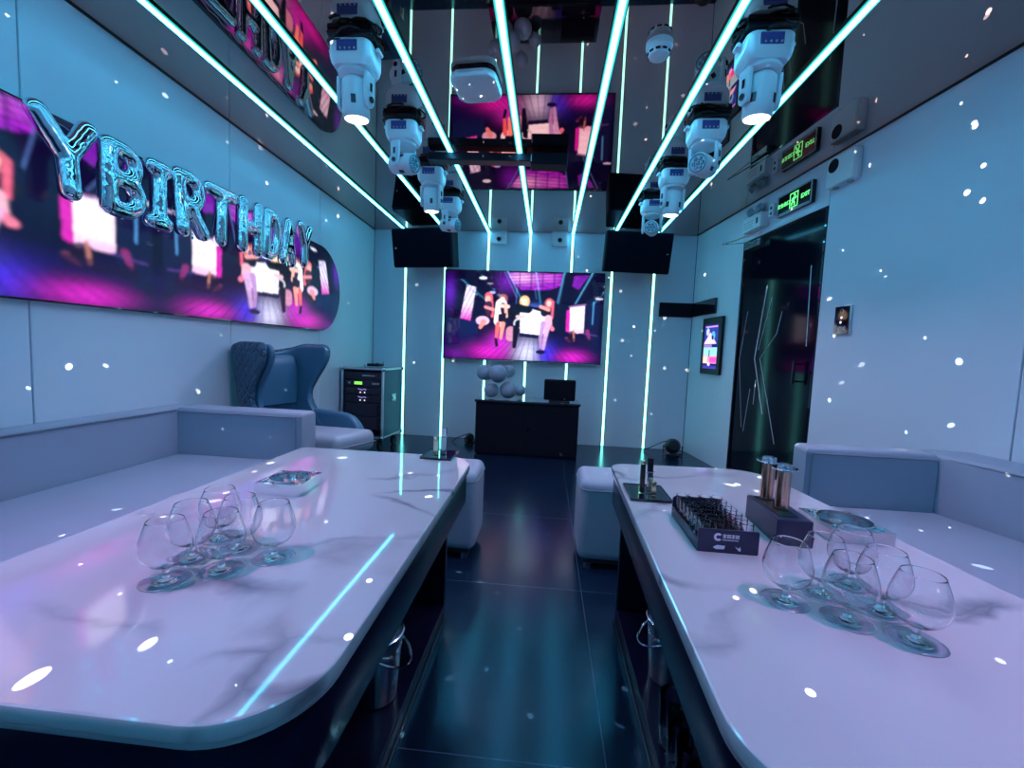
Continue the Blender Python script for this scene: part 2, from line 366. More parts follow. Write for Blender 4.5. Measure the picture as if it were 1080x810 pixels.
# ------------------------------------------------------------------ moving head lights
def moving_head(i, side, y, pose, label):
    x = (-.885 if side < 0 else .805)
    t = thing('moving_head_light', label, 'stage light', (x, y, H), 0, 'moving head lights in two rows under the ceiling')
    # ceiling clamp, black
    MB().box((0,0,-.012), (.19,.15,.024), .006).box((-.06,0,-.03), (.03,.05,.03), .004).box((.06,0,-.03), (.03,.05,.03), .004).build('ceiling_plate', 'black_plastic', t)
    # base housing: lofted rounded rectangle, upside down
    prof = [(-.036,.172,.150),(-.045,.182,.160),(-.095,.182,.160),(-.118,.172,.152),(-.135,.150,.140)]
    rings = [[(px, py, z) for px, py in rrect(w_, d_, .035)] for z, w_, d_ in prof]
    MB().loft(rings).build('base', 'head_white', t, flat=False)
    MB().box((-.004,-.0805,-.070), (.088,.006,.044), .003).build('display', 'display_blue', t)
    for k in range(4): MB().cyl((-.030+.02*k, -.0825, -.084), (-.030+.02*k, -.0865, -.084), .004, n=10).build('button', 'grey_plastic', t)
    for s_ in (-1, 1):
        MB().box((s_*.098, 0, -.052), (.020,.030,.016), .004).cyl((s_*.104,-.02,-.052), (s_*.104,.02,-.052), .009, n=12).build('side_clamp', 'head_white', t)
    # power leads coiled round the plate
    for k in range(3):
        a0 = random.uniform(0, 6); pts = []
        for q in range(22):
            a = a0+q*.32; rr = .085+.02*math.sin(q*.9+k); pts.append((rr*math.cos(a)*1.15, rr*math.sin(a), -.014-.012*k+.008*math.sin(q*.7+k*2)))
        MB().tube(pts, .0045, 6).build('power_cable', 'cable_black', t)
    pan = (-.25 if side < 0 else .3) if pose == 'down' else (1.2 if side < 0 else (-.7 if i == 1 else -.3))
    mbk = MB()
    mbk.lathe([(0,-.130),(.066,-.130),(.072,-.140),(.072,-.152),(.060,-.160),(0,-.160)], 32)
    for s_ in (-1, 1):
        pts = rounded([(-.030,-.148),(.030,-.148),(.027,-.285),(-.027,-.285)], [.004,.004,.026,.026], 6)
        mbk.prism(pts, 0, .018, .004, Matrix.Translation((s_*.070-(.009), 0, 0)) @ Matrix.Rotation(PI/2,4,'Z') @ UP_FRONT)
    yk = mbk.build('yoke', 'head_white', t); yk.rotation_euler = (0,0,pan)
    for s_ in (-1, 1):
        MB().cyl((s_*.081,0,-.255), (s_*.086,0,-.255), .013, n=16).build('tilt_knob', 'dark_metal', yk)
        MB().box((s_*.0815,-.001,-.205), (.004,.014,.034), .0015).build('yoke_slot', 'dark_metal', yk)
    # tilting head
    tilt = 0.0 if pose == 'down' else -PI/2+.12
    hprof = [(0,.082),(.040,.080),(.052,.066),(.056,.02),(.058,-.03),(.056,-.075),(.050,-.084),(.047,-.078),(0,-.078)]
    hd = MB().lathe(hprof, 36).build('head', 'head_white', t)
    hd.location = (0,0,-.240 if pose == 'down' else -.250); hd.rotation_euler = (tilt, 0, pan) if pose == 'side' else (.10, 0, pan)
    for k in range(4):
        a = k*PI/2+.5; MB().box((.0575*math.cos(a), .0575*math.sin(a), -.02), (.004,.020,.034), .0015, rot=(0,0,a)).build('vent', 'dark_metal', hd)
    if pose == 'down':
        MB().lathe([(0,-.090),(.030,-.088),(.046,-.080),(.046,-.076),(0,-.076)], 32).build('lens', 'lens_lit', hd)
    else:
        mb = MB().lathe([(.047,-.082),(.047,-.086),(.040,-.087),(.040,-.082)], 32, close=True)
        for k in range(7):
            a = k*PI/3; rr = 0 if k == 6 else .024
            mb.lathe([(0,-.088),(.008,-.086),(.011,-.079),(0,-.079)], 16, (rr*math.cos(a), rr*math.sin(a), 0))
        mb.build('lens', 'lens_dark', hd)
    return t
def beam(x, y, power, color=BEAM_COLOR, size=2.3, z=H-.345, aim=(0,0,-1)):
    ld = bpy.data.lights.new('beam', 'SPOT'); ld.energy = power; ld.color = color; ld.spot_size = size; ld.spot_blend = 1.0; ld.shadow_soft_size = .045
    o = bpy.data.objects.new('beam', ld); COL.objects.link(o); o.location = (x, y, z)
    o.rotation_euler = Vector(aim).to_track_quat('-Z', 'Y').to_euler(); return o
def dots(x, y, z, power, scale, rmax, aim):
    """the speckled star beams of the rosette heads and one added lamp"""
    ld = bpy.data.lights.new('star_beams', 'SPOT'); ld.spot_size = 3.05; ld.spot_blend = 0.0; ld.energy = power; ld.shadow_soft_size = 0.0; ld.use_nodes = True
    ld.color = (1,1,1)
    nt = ld.node_tree; N, L = nt.nodes, nt.links; em = N['Emission']
    tc = N.new('ShaderNodeTexCoord'); v = N.new('ShaderNodeTexVoronoi'); v.inputs['Scale'].default_value = scale; v.inputs['Randomness'].default_value = 1.0
    L.new(tc.outputs['Normal'], v.inputs['Vector'])
    nr = N.new('ShaderNodeVectorMath'); nr.operation = 'NORMALIZE'; L.new(v.outputs['Position'], nr.inputs[0])
    ds = N.new('ShaderNodeVectorMath'); ds.operation = 'DISTANCE'; L.new(nr.outputs[0], ds.inputs[0]); L.new(tc.outputs['Normal'], ds.inputs[1])
    sc = N.new('ShaderNodeSeparateColor'); L.new(v.outputs['Color'], sc.inputs[0])
    rad = N.new('ShaderNodeMapRange'); rad.inputs[1].default_value = .45; rad.inputs[2].default_value = 1; rad.inputs[3].default_value = .0005; rad.inputs[4].default_value = rmax
    L.new(sc.outputs[0], rad.inputs[0])
    lt = N.new('ShaderNodeMath'); lt.operation = 'LESS_THAN'; L.new(ds.outputs['Value'], lt.inputs[0]); L.new(rad.outputs[0], lt.inputs[1])
    br = N.new('ShaderNodeMapRange'); br.inputs[3].default_value = .25; br.inputs[4].default_value = 1.0; L.new(sc.outputs[1], br.inputs[0])
    mu = N.new('ShaderNodeMath'); mu.operation = 'MULTIPLY'; L.new(lt.outputs[0], mu.inputs[0]); L.new(br.outputs[0], mu.inputs[1])
    mc = N.new('ShaderNodeMix'); mc.data_type = 'RGBA'; mc.inputs[6].default_value = (1,.92,.7,1); mc.inputs[7].default_value = (.75,.95,1,1); L.new(sc.outputs[2], mc.inputs[0])
    L.new(mc.outputs[2], em.inputs['Color']); L.new(mu.outputs[0], em.inputs['Strength'])
    o = bpy.data.objects.new('star_beams', ld); COL.objects.link(o); o.location = (x, y, z); o.rotation_euler = Vector(aim).to_track_quat('-Z', 'Y').to_euler(); return o
HY = [1.88, 2.50, 3.10, 3.68]
LBL = {(-1,0): 'large lit white moving head, nearest in the left row, pointing down', (-1,1): 'white moving head with its head turned level, second in the left row',
       (-1,2): 'small lit white moving head at the end of the black ceiling bar, left row', (-1,3): 'small unlit white moving head at far end of left row',
       (1,0): 'large lit white moving head, nearest in the right row, pointing down', (1,1): 'white moving head showing its round rosette lens, second in the right row',
       (1,2): 'small lit white moving head, third in the right row', (1,3): 'small unlit white moving head at far end of right row'}
for s_ in (-1, 1):
    for i, y in enumerate(HY):
        moving_head(i, s_, y, 'down' if i in (0, 2) else 'side', LBL[(s_, i)])
        if i in (0, 2): beam(-.885 if s_ < 0 else .805, y, BEAM_POWER*(.9 if i == 0 else .85), (.9, .66, 1.0))
    beam(-.95 if s_ < 0 else .90, .50, BEAM_POWER*1.15, (.95,.42,1.0), size=1.6)            # unseen lamps added for the near tables, as if the head rows continued
dots(.805-.075, 2.50-.085, H-.25, DOT_POWER, 9.0, .0054, (-.64,-.76,-.1))
dots(-.885+.11, 2.50-.04, H-.25, DOT_POWER, 9.5, .0054, (.93,-.36,-.1))
dots(-.1, -.5, H-.30, DOT_POWER*.85, 12.0, .0036, (0,.8,-.6))  # unseen lamp added behind the camera to spread specks over tables and walls

# ------------------------------------------------------------------ black bar under the ceiling
t = thing('ceiling_bar', 'long black bar crossing under the ceiling light strips', 'bar', (-.41, 2.90, H-.045), .03)
MB().box((0,0,0), (.88,.085,.05), .006).build('beam', 'black_plastic', t)
MB().box((.36,-.005,-.012), (.24,.12,.075), .008).build('end_box', 'black_matte', t)
MB().box((.20,0,.035), (.03,.04,.03), .004).box((-.3,0,.035), (.03,.04,.03), .004).build('hanger', 'dark_metal', t)
MB().box((.245,-.066,-.012), (.006,.003,.045), .001).build('edge_strip', 'aluminium', t)

# ------------------------------------------------------------------ access point, smoke detector
t = thing('wireless_access_point', 'white rounded square box on the mirrored ceiling, left of centre', 'router', (-.405, 2.155, H), -.1)
MB().prism(rrect(.215,.215,.05,8), -.012, 0, 0).build('mounting_plate', 'dark_metal', t)
MB().loft([[(x*k, y*k, z) for x, y in rrect(.225,.225,.06,8)] for k, z in ((.97,-.012),(1,-.018),(1,-.032),(.96,-.043),(.86,-.047))]).build('housing', 'white_plastic', t)
t = thing('smoke_detector', 'round white smoke detector on the ceiling between light strips', 'smoke detector', (.405, 1.925, H))
MB().lathe([(0,0),(.055,0),(.055,-.016),(.050,-.022),(0,-.022)], 36).build('base', 'white_plastic', t)
MB().lathe([(0,-.022),(.047,-.022),(.046,-.040),(.040,-.052),(.022,-.060),(0,-.062)], 36).build('cap', 'white_plastic', t)
mb = MB()
for k in range(10):
    a = k*PI/5; mb.box((.0445*math.cos(a), .0445*math.sin(a), -.042), (.006,.018,.007), .001, rot=(0,0,a))
mb.build('vent', 'black_matte', t)

# ------------------------------------------------------------------ speakers on the back wall
def wall_speaker(x, rz, label):
    t = thing('wall_speaker', label, 'speaker', (x, YB-.24, 2.058), rz, 'pair of black speakers on the back wall')
    tl = Matrix.Rotation(.20, 4, 'X')
    def part(mb, nm, m):
        o = mb.build(nm, m, t); o.matrix_local = tl; return o
    poly = [(-.335,-.17),(.335,-.17),(.27,.17),(-.27,.17)]
    part(MB().prism(rounded(poly,.025), -.195, .195, .006), 'cabinet', 'black_matte')
    part(MB().box((0,-.176,0), (.645,.014,.365), .005), 'grille', 'speaker_grille')
    o = part(MB().cyl((-.285,-.183,0),(-.285,-.1855,0),.010,n=16), 'badge', 'steel')
    MB().box((0,.20,.03), (.12,.10,.16), .01).build('wall_bracket', 'black_plastic', t)
    return t
wall_speaker(-1.305, -.16, 'black wall speaker at upper left, above the flight case')
s2 = wall_speaker(.825, .12, 'black wall speaker at upper right, near the corner')
for c in s2.children:
    if c.name.startswith('badge'): c.data = c.data.copy(); c.data.transform(Matrix.Translation((.57,0,0)))

def small_wall_box(x, label):
    t = thing('wall_sensor', label, 'sensor', (x, YB, 2.245), 0, 'small white boxes high on the back wall')
    MB().box((0,-.03,0), (.17,.06,.15), .008).build('housing', 'white_plastic', t)
    MB().cyl((0,-.060,-.028),(0,-.068,-.028),.021,n=24).build('lens', 'black_gloss', t)
    MB().cyl((0,-.060,-.028),(0,-.064,-.028),.028,n=24).build('lens_ring', 'grey_plastic', t)
    MB().box((0,-.03,.078), (.19,.07,.008), .002).build('bracket', 'grey_plastic', t)
    return t
small_wall_box(-.585, 'small white box with round dark eye, left of the middle wall light strip')
small_wall_box(.075, 'small white box with round dark eye, right of the middle wall light strip')

# ------------------------------------------------------------------ pictures on the screens (painted as mesh colours of a flat emissive sheet)
def lin(c):
    c = np.array(c, float)/255; return np.where(c <= .04045, c/12.92, ((c+.055)/1.055)**2.4)
def stage_picture(X, Y):
    """music video frame; X 45..1015 across, Y 50..605 down"""
    A = np.zeros(X.shape+(3,)); A[:] = lin((10,5,42))
    def blend(mask, col, a=1.0):
        k = (np.clip(mask,0,1)*a)[...,None]; A[:] = A*(1-k) + lin(col)*k
    def soft(d, e=4.0): return np.clip(.5 - d/e, 0, 1)
    def poly(pts, e=4.0):
        ins = np.zeros(X.shape, bool); n = len(pts)
        for i in range(n):
            (x1,y1),(x2,y2) = pts[i], pts[(i+1)%n]
            if y1 == y2: continue
            c = ((y1 > Y) != (y2 > Y)) & (X < (x2-x1)*(Y-y1)/(y2-y1)+x1); ins ^= c
        return ins.astype(float)
    def ell(cx, cy, rx, ry, e=.15): return np.clip((1-((X-cx)/rx)**2-((Y-cy)/ry)**2)/e, 0, 1)
    def glow(cx, cy, rx, ry): return np.exp(-(((X-cx)/rx)**2+((Y-cy)/ry)**2))
    def cap(x1, y1, x2, y2, r1, r2=None):
        r2 = r1 if r2 is None else r2; dx, dy = x2-x1, y2-y1; t = np.clip(((X-x1)*dx+(Y-y1)*dy)/(dx*dx+dy*dy), 0, 1)
        d = np.hypot(X-x1-t*dx, Y-y1-t*dy); return soft(d-(r1+(r2-r1)*t), 3)
    # ceiling
    blend(glow(430,110,60,60), (110,20,170), .8)
    roof = poly([(425,55),(765,55),(755,130),(690,158),(520,162),(470,120)])
    blend(roof, (165,30,200)); blend(roof*(np.sin(X*.05+np.sin(Y*.2)*2) > .2), (105,16,150), .8); blend(roof*glow(520,85,80,34), (250,180,240), .9); blend(roof*glow(680,80,60,30), (225,110,230), .7)
    blend(roof*(np.sin(Y*.33+X*.02) > .55), (70,10,110), .6); blend(roof*(np.sin(X*.09) > .9), (60,10,110), .6)
    blend(poly([(835,65),(925,60),(865,150),(825,130)]), (125,25,175), .85)
    for a in ((410,50,492,210,2),(770,55,738,235,2),(945,55,850,235,2),(600,150,612,215,1.5),(490,150,490,250,1.5)): blend(cap(*a), (95,125,205), .7)  # the long slanting lines paint ceiling strip reflections into the picture
    blend(ell(280,93,26,9), (235,235,255)); blend(ell(340,182,20,8), (160,170,240))
    # left wall
    blend(glow(75,180,32,90), (95,20,185), .95)
    blend(poly([(60,350),(255,360),(255,520),(60,545)]), (16,26,78), .9)
    ban = poly([(180,138),(238,152),(208,365),(143,350)])
    blend(ban, (232,225,250)); blend(ban*np.clip((Y-250)/110,0,1), (225,40,190)); blend(ban*(np.sin(X*.23+Y*.11) > .6), (120,70,150), .55)
    blend(cap(180,138,245,200,3), (130,140,210), .8)
    # floor
    blend(np.clip((Y-420)/60,0,1), (20,6,74), .9)
    blend(glow(330,560,115,48), (225,30,200), .95); blend(glow(400,500,70,60), (205,40,205), .9); blend(glow(120,580,70,30), (120,20,160), .8)
    blend(glow(570,560,75,80), (215,215,255), .95); blend(glow(690,560,60,60), (60,40,225), .9); blend(glow(850,575,85,38), (225,30,205), .95)
    blend((Y > 470)*(np.sin((X-600)/(.25*(Y-330))*9) > .82), (30,10,90), .45)
    # lit screens and window
    blend(glow(600,280,60,30), (80,120,235), .8)
    scr = poly([(515,300),(640,285),(645,440),(522,430)]); blend(scr, (246,244,255)); blend(poly([(590,280),(700,300),(690,420),(640,440)]), (240,235,252), .95)
    blend(poly([(515,432),(650,440),(650,465),(515,455)]), (20,12,60))
    blend(poly([(798,280),(822,275),(822,420),(800,410)]), (200,30,170)); win = poly([(820,262),(908,248),(908,418),(822,424)])
    blend(win, (250,235,250)); blend(win*np.clip((Y-370)/60,0,1), (240,150,225), .8); blend(win*(np.sin(X*.35) > .8), (215,190,230), .5)
    blend(cap(815,258,912,240,4), (170,120,190), .8); blend(poly([(912,210),(1000,200),(1000,560),(912,480)]), (18,22,66), .8)
    blend(cap(960,225,958,360,4), (80,150,215), .8); blend(ell(992,203,24,6), (210,200,245)); blend(cap(900,420,985,432,4), (90,60,150), .7)
    blend(ell(838,440,30,34), (24,8,40), .9); blend(cap(846,400,852,470,5), (190,120,110), .8); blend(cap(805,455,830,480,9,5), (130,60,90), .7); blend(cap(930,405,945,455,12,7), (150,45,120), .7); blend(poly([(790,455),(960,450),(965,500),(800,490)], 8), (28,6,52), .7)
    # crouching dancer
    blend(cap(318,205,345,330,24,10), (225,95,110)); blend(ell(314,225,18,24), (240,170,160)); blend(cap(318,260,322,310,24,20), (60,25,60))
    blend(cap(300,275,350,290,9), (225,140,150)); blend(ell(285,362,44,30), (215,180,220)); blend(cap(290,370,272,405,18,10), (235,140,140))
    # dancer in white
    blend(ell(410,220,27,32), (150,80,90)); blend(ell(405,226,15,20), (250,205,190)); blend(cap(398,255,392,360,34,36), (248,240,250))
    blend(cap(408,262,412,300,19,17), (40,20,50)); blend(cap(385,262,440,268,11), (245,195,185)); blend(cap(425,265,432,330,9), (240,180,170)); blend(poly([(380,318),(432,308),(428,372),(380,365)]), (22,14,40))
    blend(cap(382,378,374,470,14,8), (240,100,105)); blend(cap(412,378,402,470,14,8), (255,150,135)); blend(cap(372,478,378,515,10), (25,10,40))
    # dancer in black
    blend(ell(541,232,32,38), (225,180,130)); blend(ell(541,236,17,22), (250,215,185)); blend(cap(505,275,565,285,27,22), (10,8,24)); blend(cap(470,300,500,390,32,20), (12,8,30))
    blend(cap(500,330,540,330,10), (225,180,190)); blend(ell(510,372,34,34)-ell(510,372,24,24), (200,200,215)); blend(cap(462,420,462,460,28), (205,140,170), .9)
    blend(cap(495,400,488,520,20,12), (12,8,32))
    # dancer with braids
    blend(ell(692,240,28,34), (190,90,105)); blend(ell(690,240,15,20), (245,190,180)); blend(cap(575,268,665,285,8,14), (12,8,26)); blend(cap(665,300,715,300,24,26), (18,12,34))
    blend(cap(715,230,712,330,7), (215,90,120)); blend(cap(640,262,690,280,10), (235,150,150)); blend(cap(690,335,690,372,22,24), (225,170,190)); blend(cap(700,380,718,400,12), (225,120,150))
    blend(cap(660,365,648,450,15,11), (180,140,200)); blend(cap(648,450,650,520,11,8), (170,130,190)); blend(cap(690,375,676,455,16,12), (205,165,215)); blend(cap(676,455,668,525,12,9), (190,150,205)); blend(ell(650,548,30,14), (22,8,50))
    grain = np.sin(X*.61+np.sin(Y*.37)*3)*np.sin(Y*.53+np.sin(X*.29)*3)
    return A*(1+.22*grain)[...,None]*np.clip(1.15-.35*np.hypot((X-560)/560, (Y-330)/330)**2, .45, 1.1)[...,None]
def picture_sheet(name, nx, ny, point, fx, parent, m):
    """grid sheet: point(u, v) -> local position, fx(U, V) -> picture coordinates"""
    U, V = np.meshgrid(np.linspace(0,1,nx), np.linspace(0,1,ny)); X, Y = fx(U, V); C = stage_picture(X, Y)
    for _ in range(2): C = (C + np.roll(C,1,0) + np.roll(C,-1,0) + np.roll(C,1,1) + np.roll(C,-1,1))/5     # soft picture, like a video frame
    C[0] = C[1]; C[-1] = C[-2]; C[:,0] = C[:,1]; C[:,-1] = C[:,-2]
    co = point(U, V).reshape(-1,3)
    idx = np.arange(nx*ny).reshape(ny,nx)
    F = np.stack([idx[:-1,:-1], idx[:-1,1:], idx[1:,1:], idx[1:,:-1]], -1).reshape(-1,4)
    me = bpy.data.meshes.new(name); me.from_pydata(co.tolist(), [], F.tolist())
    at = me.color_attributes.new('picture', 'FLOAT_COLOR', 'POINT')
    at.data.foreach_set('color', np.concatenate([C.reshape(-1,3), np.ones((nx*ny,1))], 1).astype(np.float32).ravel())
    me.materials.append(M[m]); o = bpy.data.objects.new(name, me); COL.objects.link(o); o.parent = parent; return o
def screen_material(name, gain, rough):
    m = mat(name, (.01,.01,.012), rough, spec=.5, estr=gain); N, L, b = nodes(m)
    a = N.new('ShaderNodeAttribute'); a.attribute_name = 'picture'; L.new(a.outputs['Color'], b.inputs['Emission Color'])
screen_material('tv_picture', SCREEN_GAIN, .04); screen_material('led_picture', SCREEN_GAIN*.85, .25)

# television
t = thing('television', 'large flat television showing four dancers on the back wall', 'television', (-.294, YB-.05, 1.389))
TW, TH = 1.745, .985
MB().box((0,.0,0), (TW,.028,TH), .004).build('bezel', 'black_gloss', t)
MB().box((0,.025,0), (.9,.035,.5), .004).build('back_housing', 'black_matte', t)
MB().box((0,-.0145,-TH/2+.004), (TW,.004,.007), .001).build('bottom_trim', 'steel', t)
picture_sheet('screen', 340, 190, lambda U, V: np.stack([(U-.5)*(TW-.02), U*0-.0152, (V-.5)*(TH-.03)+.003], -1), lambda U, V: (45+970*U, 605-555*V), t, 'tv_picture')

# long LED screen on the left wall, right end rounded
LY0, LY1, LZ0, LZ1 = .25, 3.89, 1.117, 1.835
t = thing('wall_screen', 'long wall screen with a rounded end showing dancers, behind the letter balloons', 'screen', on_left(LY0, (LZ0+LZ1)/2, .03), LW_ROT)
L_, R_ = LY1-LY0, (LZ1-LZ0)/2
st = rounded([(0,-R_),(L_,-R_),(L_,R_),(0,R_)], [.12, R_*.999, R_*.999, .12], 20)
MB().prism(st, 0, .03, .003, front(.03)).build('frame', 'black_gloss', t)
def led_pt(U, V):
    z = (V-.5)*2*(R_-.008); e = np.sqrt(np.maximum(R_**2-z**2, 0)); xe = L_-R_+e-.008
    return np.stack([.01+U*(xe-.01), U*0-.0012, z], -1)
def led_fx(U, V):
    y = LY0+led_pt(U, V)[...,0]; x = 1015-np.abs(y-1.985)*512; return np.maximum(x, 45+(45-x)*1.0*(x < 45)), 605-555*V
picture_sheet('picture', 640, 120, led_pt, led_fx, t, 'led_picture')

# ------------------------------------------------------------------ foil letter balloons
def arc(cx, cz, rx, rz, a0, a1, n=10): return [(cx+rx*math.cos(math.radians(a0+(a1-a0)*i/n)), cz+rz*math.sin(math.radians(a0+(a1-a0)*i/n))) for i in range(n+1)]
GL = {  # strokes in a unit box, w 0..1, h 0..1
 'Y': [[(0,1),(.5,.5)],[(1,1),(.5,.5)],[(.5,.5),(.5,0)]],
 'B': [[(.1,0),(.1,1)],[(.1,1)]+arc(.45,.76,.42,.24,90,-90)+[(.1,.52)],[(.1,.52)]+arc(.5,.26,.46,.26,90,-90)+[(.1,0)]],
 'I': [[(.5,0),(.5,1)],[(.15,1),(.85,1)],[(.15,0),(.85,0)]],
 'R': [[(.1,0),(.1,1)],[(.1,1)]+arc(.5,.75,.42,.25,90,-90)+[(.1,.5)],[(.45,.5),(.95,0)]],
 'T': [[(0,1),(1,1)],[(.5,1),(.5,0)]],
 'H': [[(.05,0),(.05,1)],[(.95,0),(.95,1)],[(.05,.5),(.95,.5)]],
 'D': [[(.1,0),(.1,1)],[(.1,1)]+arc(.42,.5,.52,.5,90,-90,14)+[(.1,0)]],
 'A': [[(0,0),(.5,1)],[(1,0),(.5,1)],[(.22,.35),(.78,.35)]],
}
def letter_mesh(ch, w_, h_, r):
    mb = MB()
    for st_ in GL[ch]:
        pts = [Vector((x*w_-w_/2, 0, z*h_-h_/2)) for x, z in st_]
        res = [pts[0]]
        for a, b in zip(pts, pts[1:]):
            k = max(1, int((b-a).length/.02)); res += [a+(b-a)*(i+1)/k for i in range(k)]
        mb.tube(res, r, 12); mb.sphere(res[0], r*1.02, n=16); mb.sphere(res[-1], r*1.02, n=16)
    o = mb.build('foil_letter_balloon', 'foil', None)
    bake(o, [('REMESH', dict(mode='VOXEL', voxel_size=.0058)), ('SMOOTH', dict(factor=.7, iterations=30))])
    me = o.data; n = len(me.vertices); co = np.empty(n*3); me.vertices.foreach_get('co', co); co = co.reshape(-1,3)
    rim = np.abs(co[:,1])/r                                   # crimped seam: flatten towards the edge
    co[:,1] *= .85
    wr = np.sin(co[:,0]*120+np.sin(co[:,2]*60)*2)*np.sin(co[:,2]*90+np.sin(co[:,0]*70)*2)
    nr = np.empty(n*3); me.vertices.foreach_get('normal', nr); nr = nr.reshape(-1,3)
    co += nr*(wr*.0007*(1.15-np.clip(rim,0,1)))[:,None]
    me.vertices.foreach_set('co', co.ravel()); me.polygons.foreach_set('use_smooth', [True]*len(me.polygons)); me.update()
    return o
LET = [('Y',1.535,.155,.235,1.672,'first letter Y of the banner'),('B',1.75,.145,.225,1.668,'letter B beside the first Y'),('I',1.925,.095,.225,1.665,'letter I after the B'),
       ('R',2.105,.13,.245,1.685,'letter R between I and T'),('T',2.315,.155,.235,1.690,'letter T in the middle of the banner'),('H',2.56,.135,.245,1.705,'letter H after the T'),
       ('D',2.765,.11,.235,1.712,'letter D after the H'),('A',2.95,.125,.24,1.715,'letter A before the last Y'),('Y',3.165,.14,.235,1.742,'last letter Y, near the rounded end of the screen')]
for ch, y, w_, h_, z, lb in LET:
    o = letter_mesh(ch, w_*1.08, h_*1.10, .039)
    o.location = on_left(y, z, .096); o.rotation_euler = (random.uniform(-.06,.06), random.uniform(-.05,.05), LW_ROT+random.uniform(-.12,.12))
    tag(o, 'silver foil balloon, '+lb, 'balloon', 'foil letter balloons hung across the wall screen')
    MB().box((0,0,-h_/2-.035), (.012,.002,.03), .0005).build('filling_tail', 'foil', o)
mb = MB(); pts = []
for i in range(60):
    y = 1.44+1.85*i/59; p = on_left(y, 1.800+.075*(i/59)-.012*math.sin(i*.9)**2, .043); pts.append(p)
mb.tube(pts, .0018, 5)
for e, d in ((pts[0], .04), (pts[-1], .04)): mb.tube([e, (e[0]-.042, e[1], e[2]+.03)], .0018, 5)
tag(mb.build('banner_string', 'foil_string'), 'thin string the foil letter balloons hang from', 'string')

# ------------------------------------------------------------------ door in the right wall
DW = .94
d = thing('door_1', 'glossy black door with slanting engraved lines under the exit sign', 'door', on_right(.90, 0, 0), RW_ROT); d['kind'] = 'structure'
MB().prism([(.02,0.012),(DW-.022,0.012),(DW-.022,1.992),(.02,1.992)], .012, .052, .002, front(.064)).build('door_leaf', 'door_black', d)
for a, b, c_, e in ((0,.018,0,2.01),(DW-.018,DW,0,2.01),(0,DW,1.994,2.01)):
    MB().box(((a+b)/2, .03, (c_+e)/2), (b-a, .064, e-c_), .002, 1).build('door_frame', 'black_gloss', d)
mat('door_groove_glint', (.65,.75,.80), .25, .3)  # pale colour paints in the light caught by the engraved lines
def groove(pts, r=.0055): MB().tube([(x, .0115, z) for x, z in pts], r, 6).build('groove_glint', 'door_groove_glint', d)
groove([(.36,1.60),(.27,1.03),(.43,.60)]); groove([(.43,1.50),(.31,1.10)], .003); groove([(.56,1.38),(.52,1.22),(.34,1.03),(.60,.40)], .003)
groove([(.24,.78),(.19,.42)], .003); groove([(.31,.86),(.30,.66)], .004); groove([(.82,1.66),(.84,1.12)], .004); groove([(.12,1.42),(.05,1.02),(.16,.45)], .002)
h = MB().tube([(.80,-.035,1.02),(.80,-.035,.86)], .009, 12).cyl((.80,-.035,1.00),(.80,.012,1.00),.006,n=12).cyl((.80,-.035,.88),(.80,.012,.88),.006,n=12)
h.build('door_handle', 'dark_metal', d)
MB().box((.17,-.012,1.955), (.20,.046,.05), .005).build('door_closer', 'steel', d)
MB().tube([(.17,-.042,1.97),(-.16,-.10,2.03),(.30,-.03,2.02)], .006, 8).build('closer_arm', 'steel', d)

# ------------------------------------------------------------------ things on the right wall
t = thing('exit_sign', 'black exit sign with green lettering above the black door', 'sign', on_right(1.545, 2.145, .012), RW_ROT)
MB().box((0,-.004,0), (.352,.03,.150), .006).build('sign_panel', 'exit_black', t)
mb = MB().ring(rrect(.352,.150,.006), rrect(.334,.132,.004), 0, .004, front(-.019)); mb.build('frame', 'grey_plastic', t)
text_mesh('lettering', '安全出口', .034, 'exit_green', t, (-.108,-.0202,-.003)); text_mesh('lettering', 'EXIT', .042, 'exit_green', t, (.115,-.0202,-.003))
mb = MB().ring([(-.042,-.05),(.042,-.05),(.042,.052),(-.042,.052)], [(-.036,-.044),(.036,-.044),(.036,.046),(-.036,.046)], 0, .001, front(-.0192))
mb.build('doorway_symbol', 'exit_green', t)
mb = MB(); fy = -.0200
def limb(*p, r=.0045): mb.tube([(x, fy, z) for x, z in p], r, 6)
limb((.004,.018),(-.002,-.010), r=.008); limb((-.002,-.010),(-.018,-.018),(-.022,-.036)); limb((-.002,-.010),(.012,-.022),(.006,-.038)); limb((.003,.014),(.020,.008),(.026,.018)); limb((.003,.014),(-.014,.010),(-.020,-.004))
mb.sphere((.008,fy,.032), .008, n=12); mb.build('running_figure', 'exit_green', t)
MB().box((0,-.0195,-.060), (.30,.001,.004)).build('underline', 'white_plastic', t)
t = thing('emergency_light', 'white twin-lamp emergency light above the door closer', 'light', on_right(1.105, 2.112, 0), RW_ROT)
MB().box((0,-.035,0), (.25,.07,.115), .008).build('housing', 'white_plastic', t)
mb = MB()
for k in range(3): mb.box((-.04,-.0705,-.03+.022*k), (.13,.002,.006))
mb.build('louvre', 'grey_plastic', t); MB().box((.075,-.0705,.0), (.022,.002,.045), .0008).build('test_panel', 'black_plastic', t)
for x in (-.07,.06):
    a = MB().cyl((x,-.035,.055),(x,-.035,.075),.012,n=16).build('lamp_stem', 'grey_plastic', t)
    hd = MB().lathe([(0,.028),(.022,.024),(.034,.004),(.036,-.012),(.030,-.014),(.030,-.010),(0,-.006)], 28).build('lamp_head', 'lens_dark', t)
    hd.location = (x,-.04,.100); hd.rotation_euler = (PI/2-.3, 0, 0); hd.rotation_euler = (-PI/2+.3+PI, 0, -.3)
t = thing('junction_box', 'small white socket box beside the exit sign', 'socket', on_right(1.305, 2.150, 0), RW_ROT)
MB().box((0,-.02,0), (.058,.04,.095), .006).build('box', 'white_plastic', t)
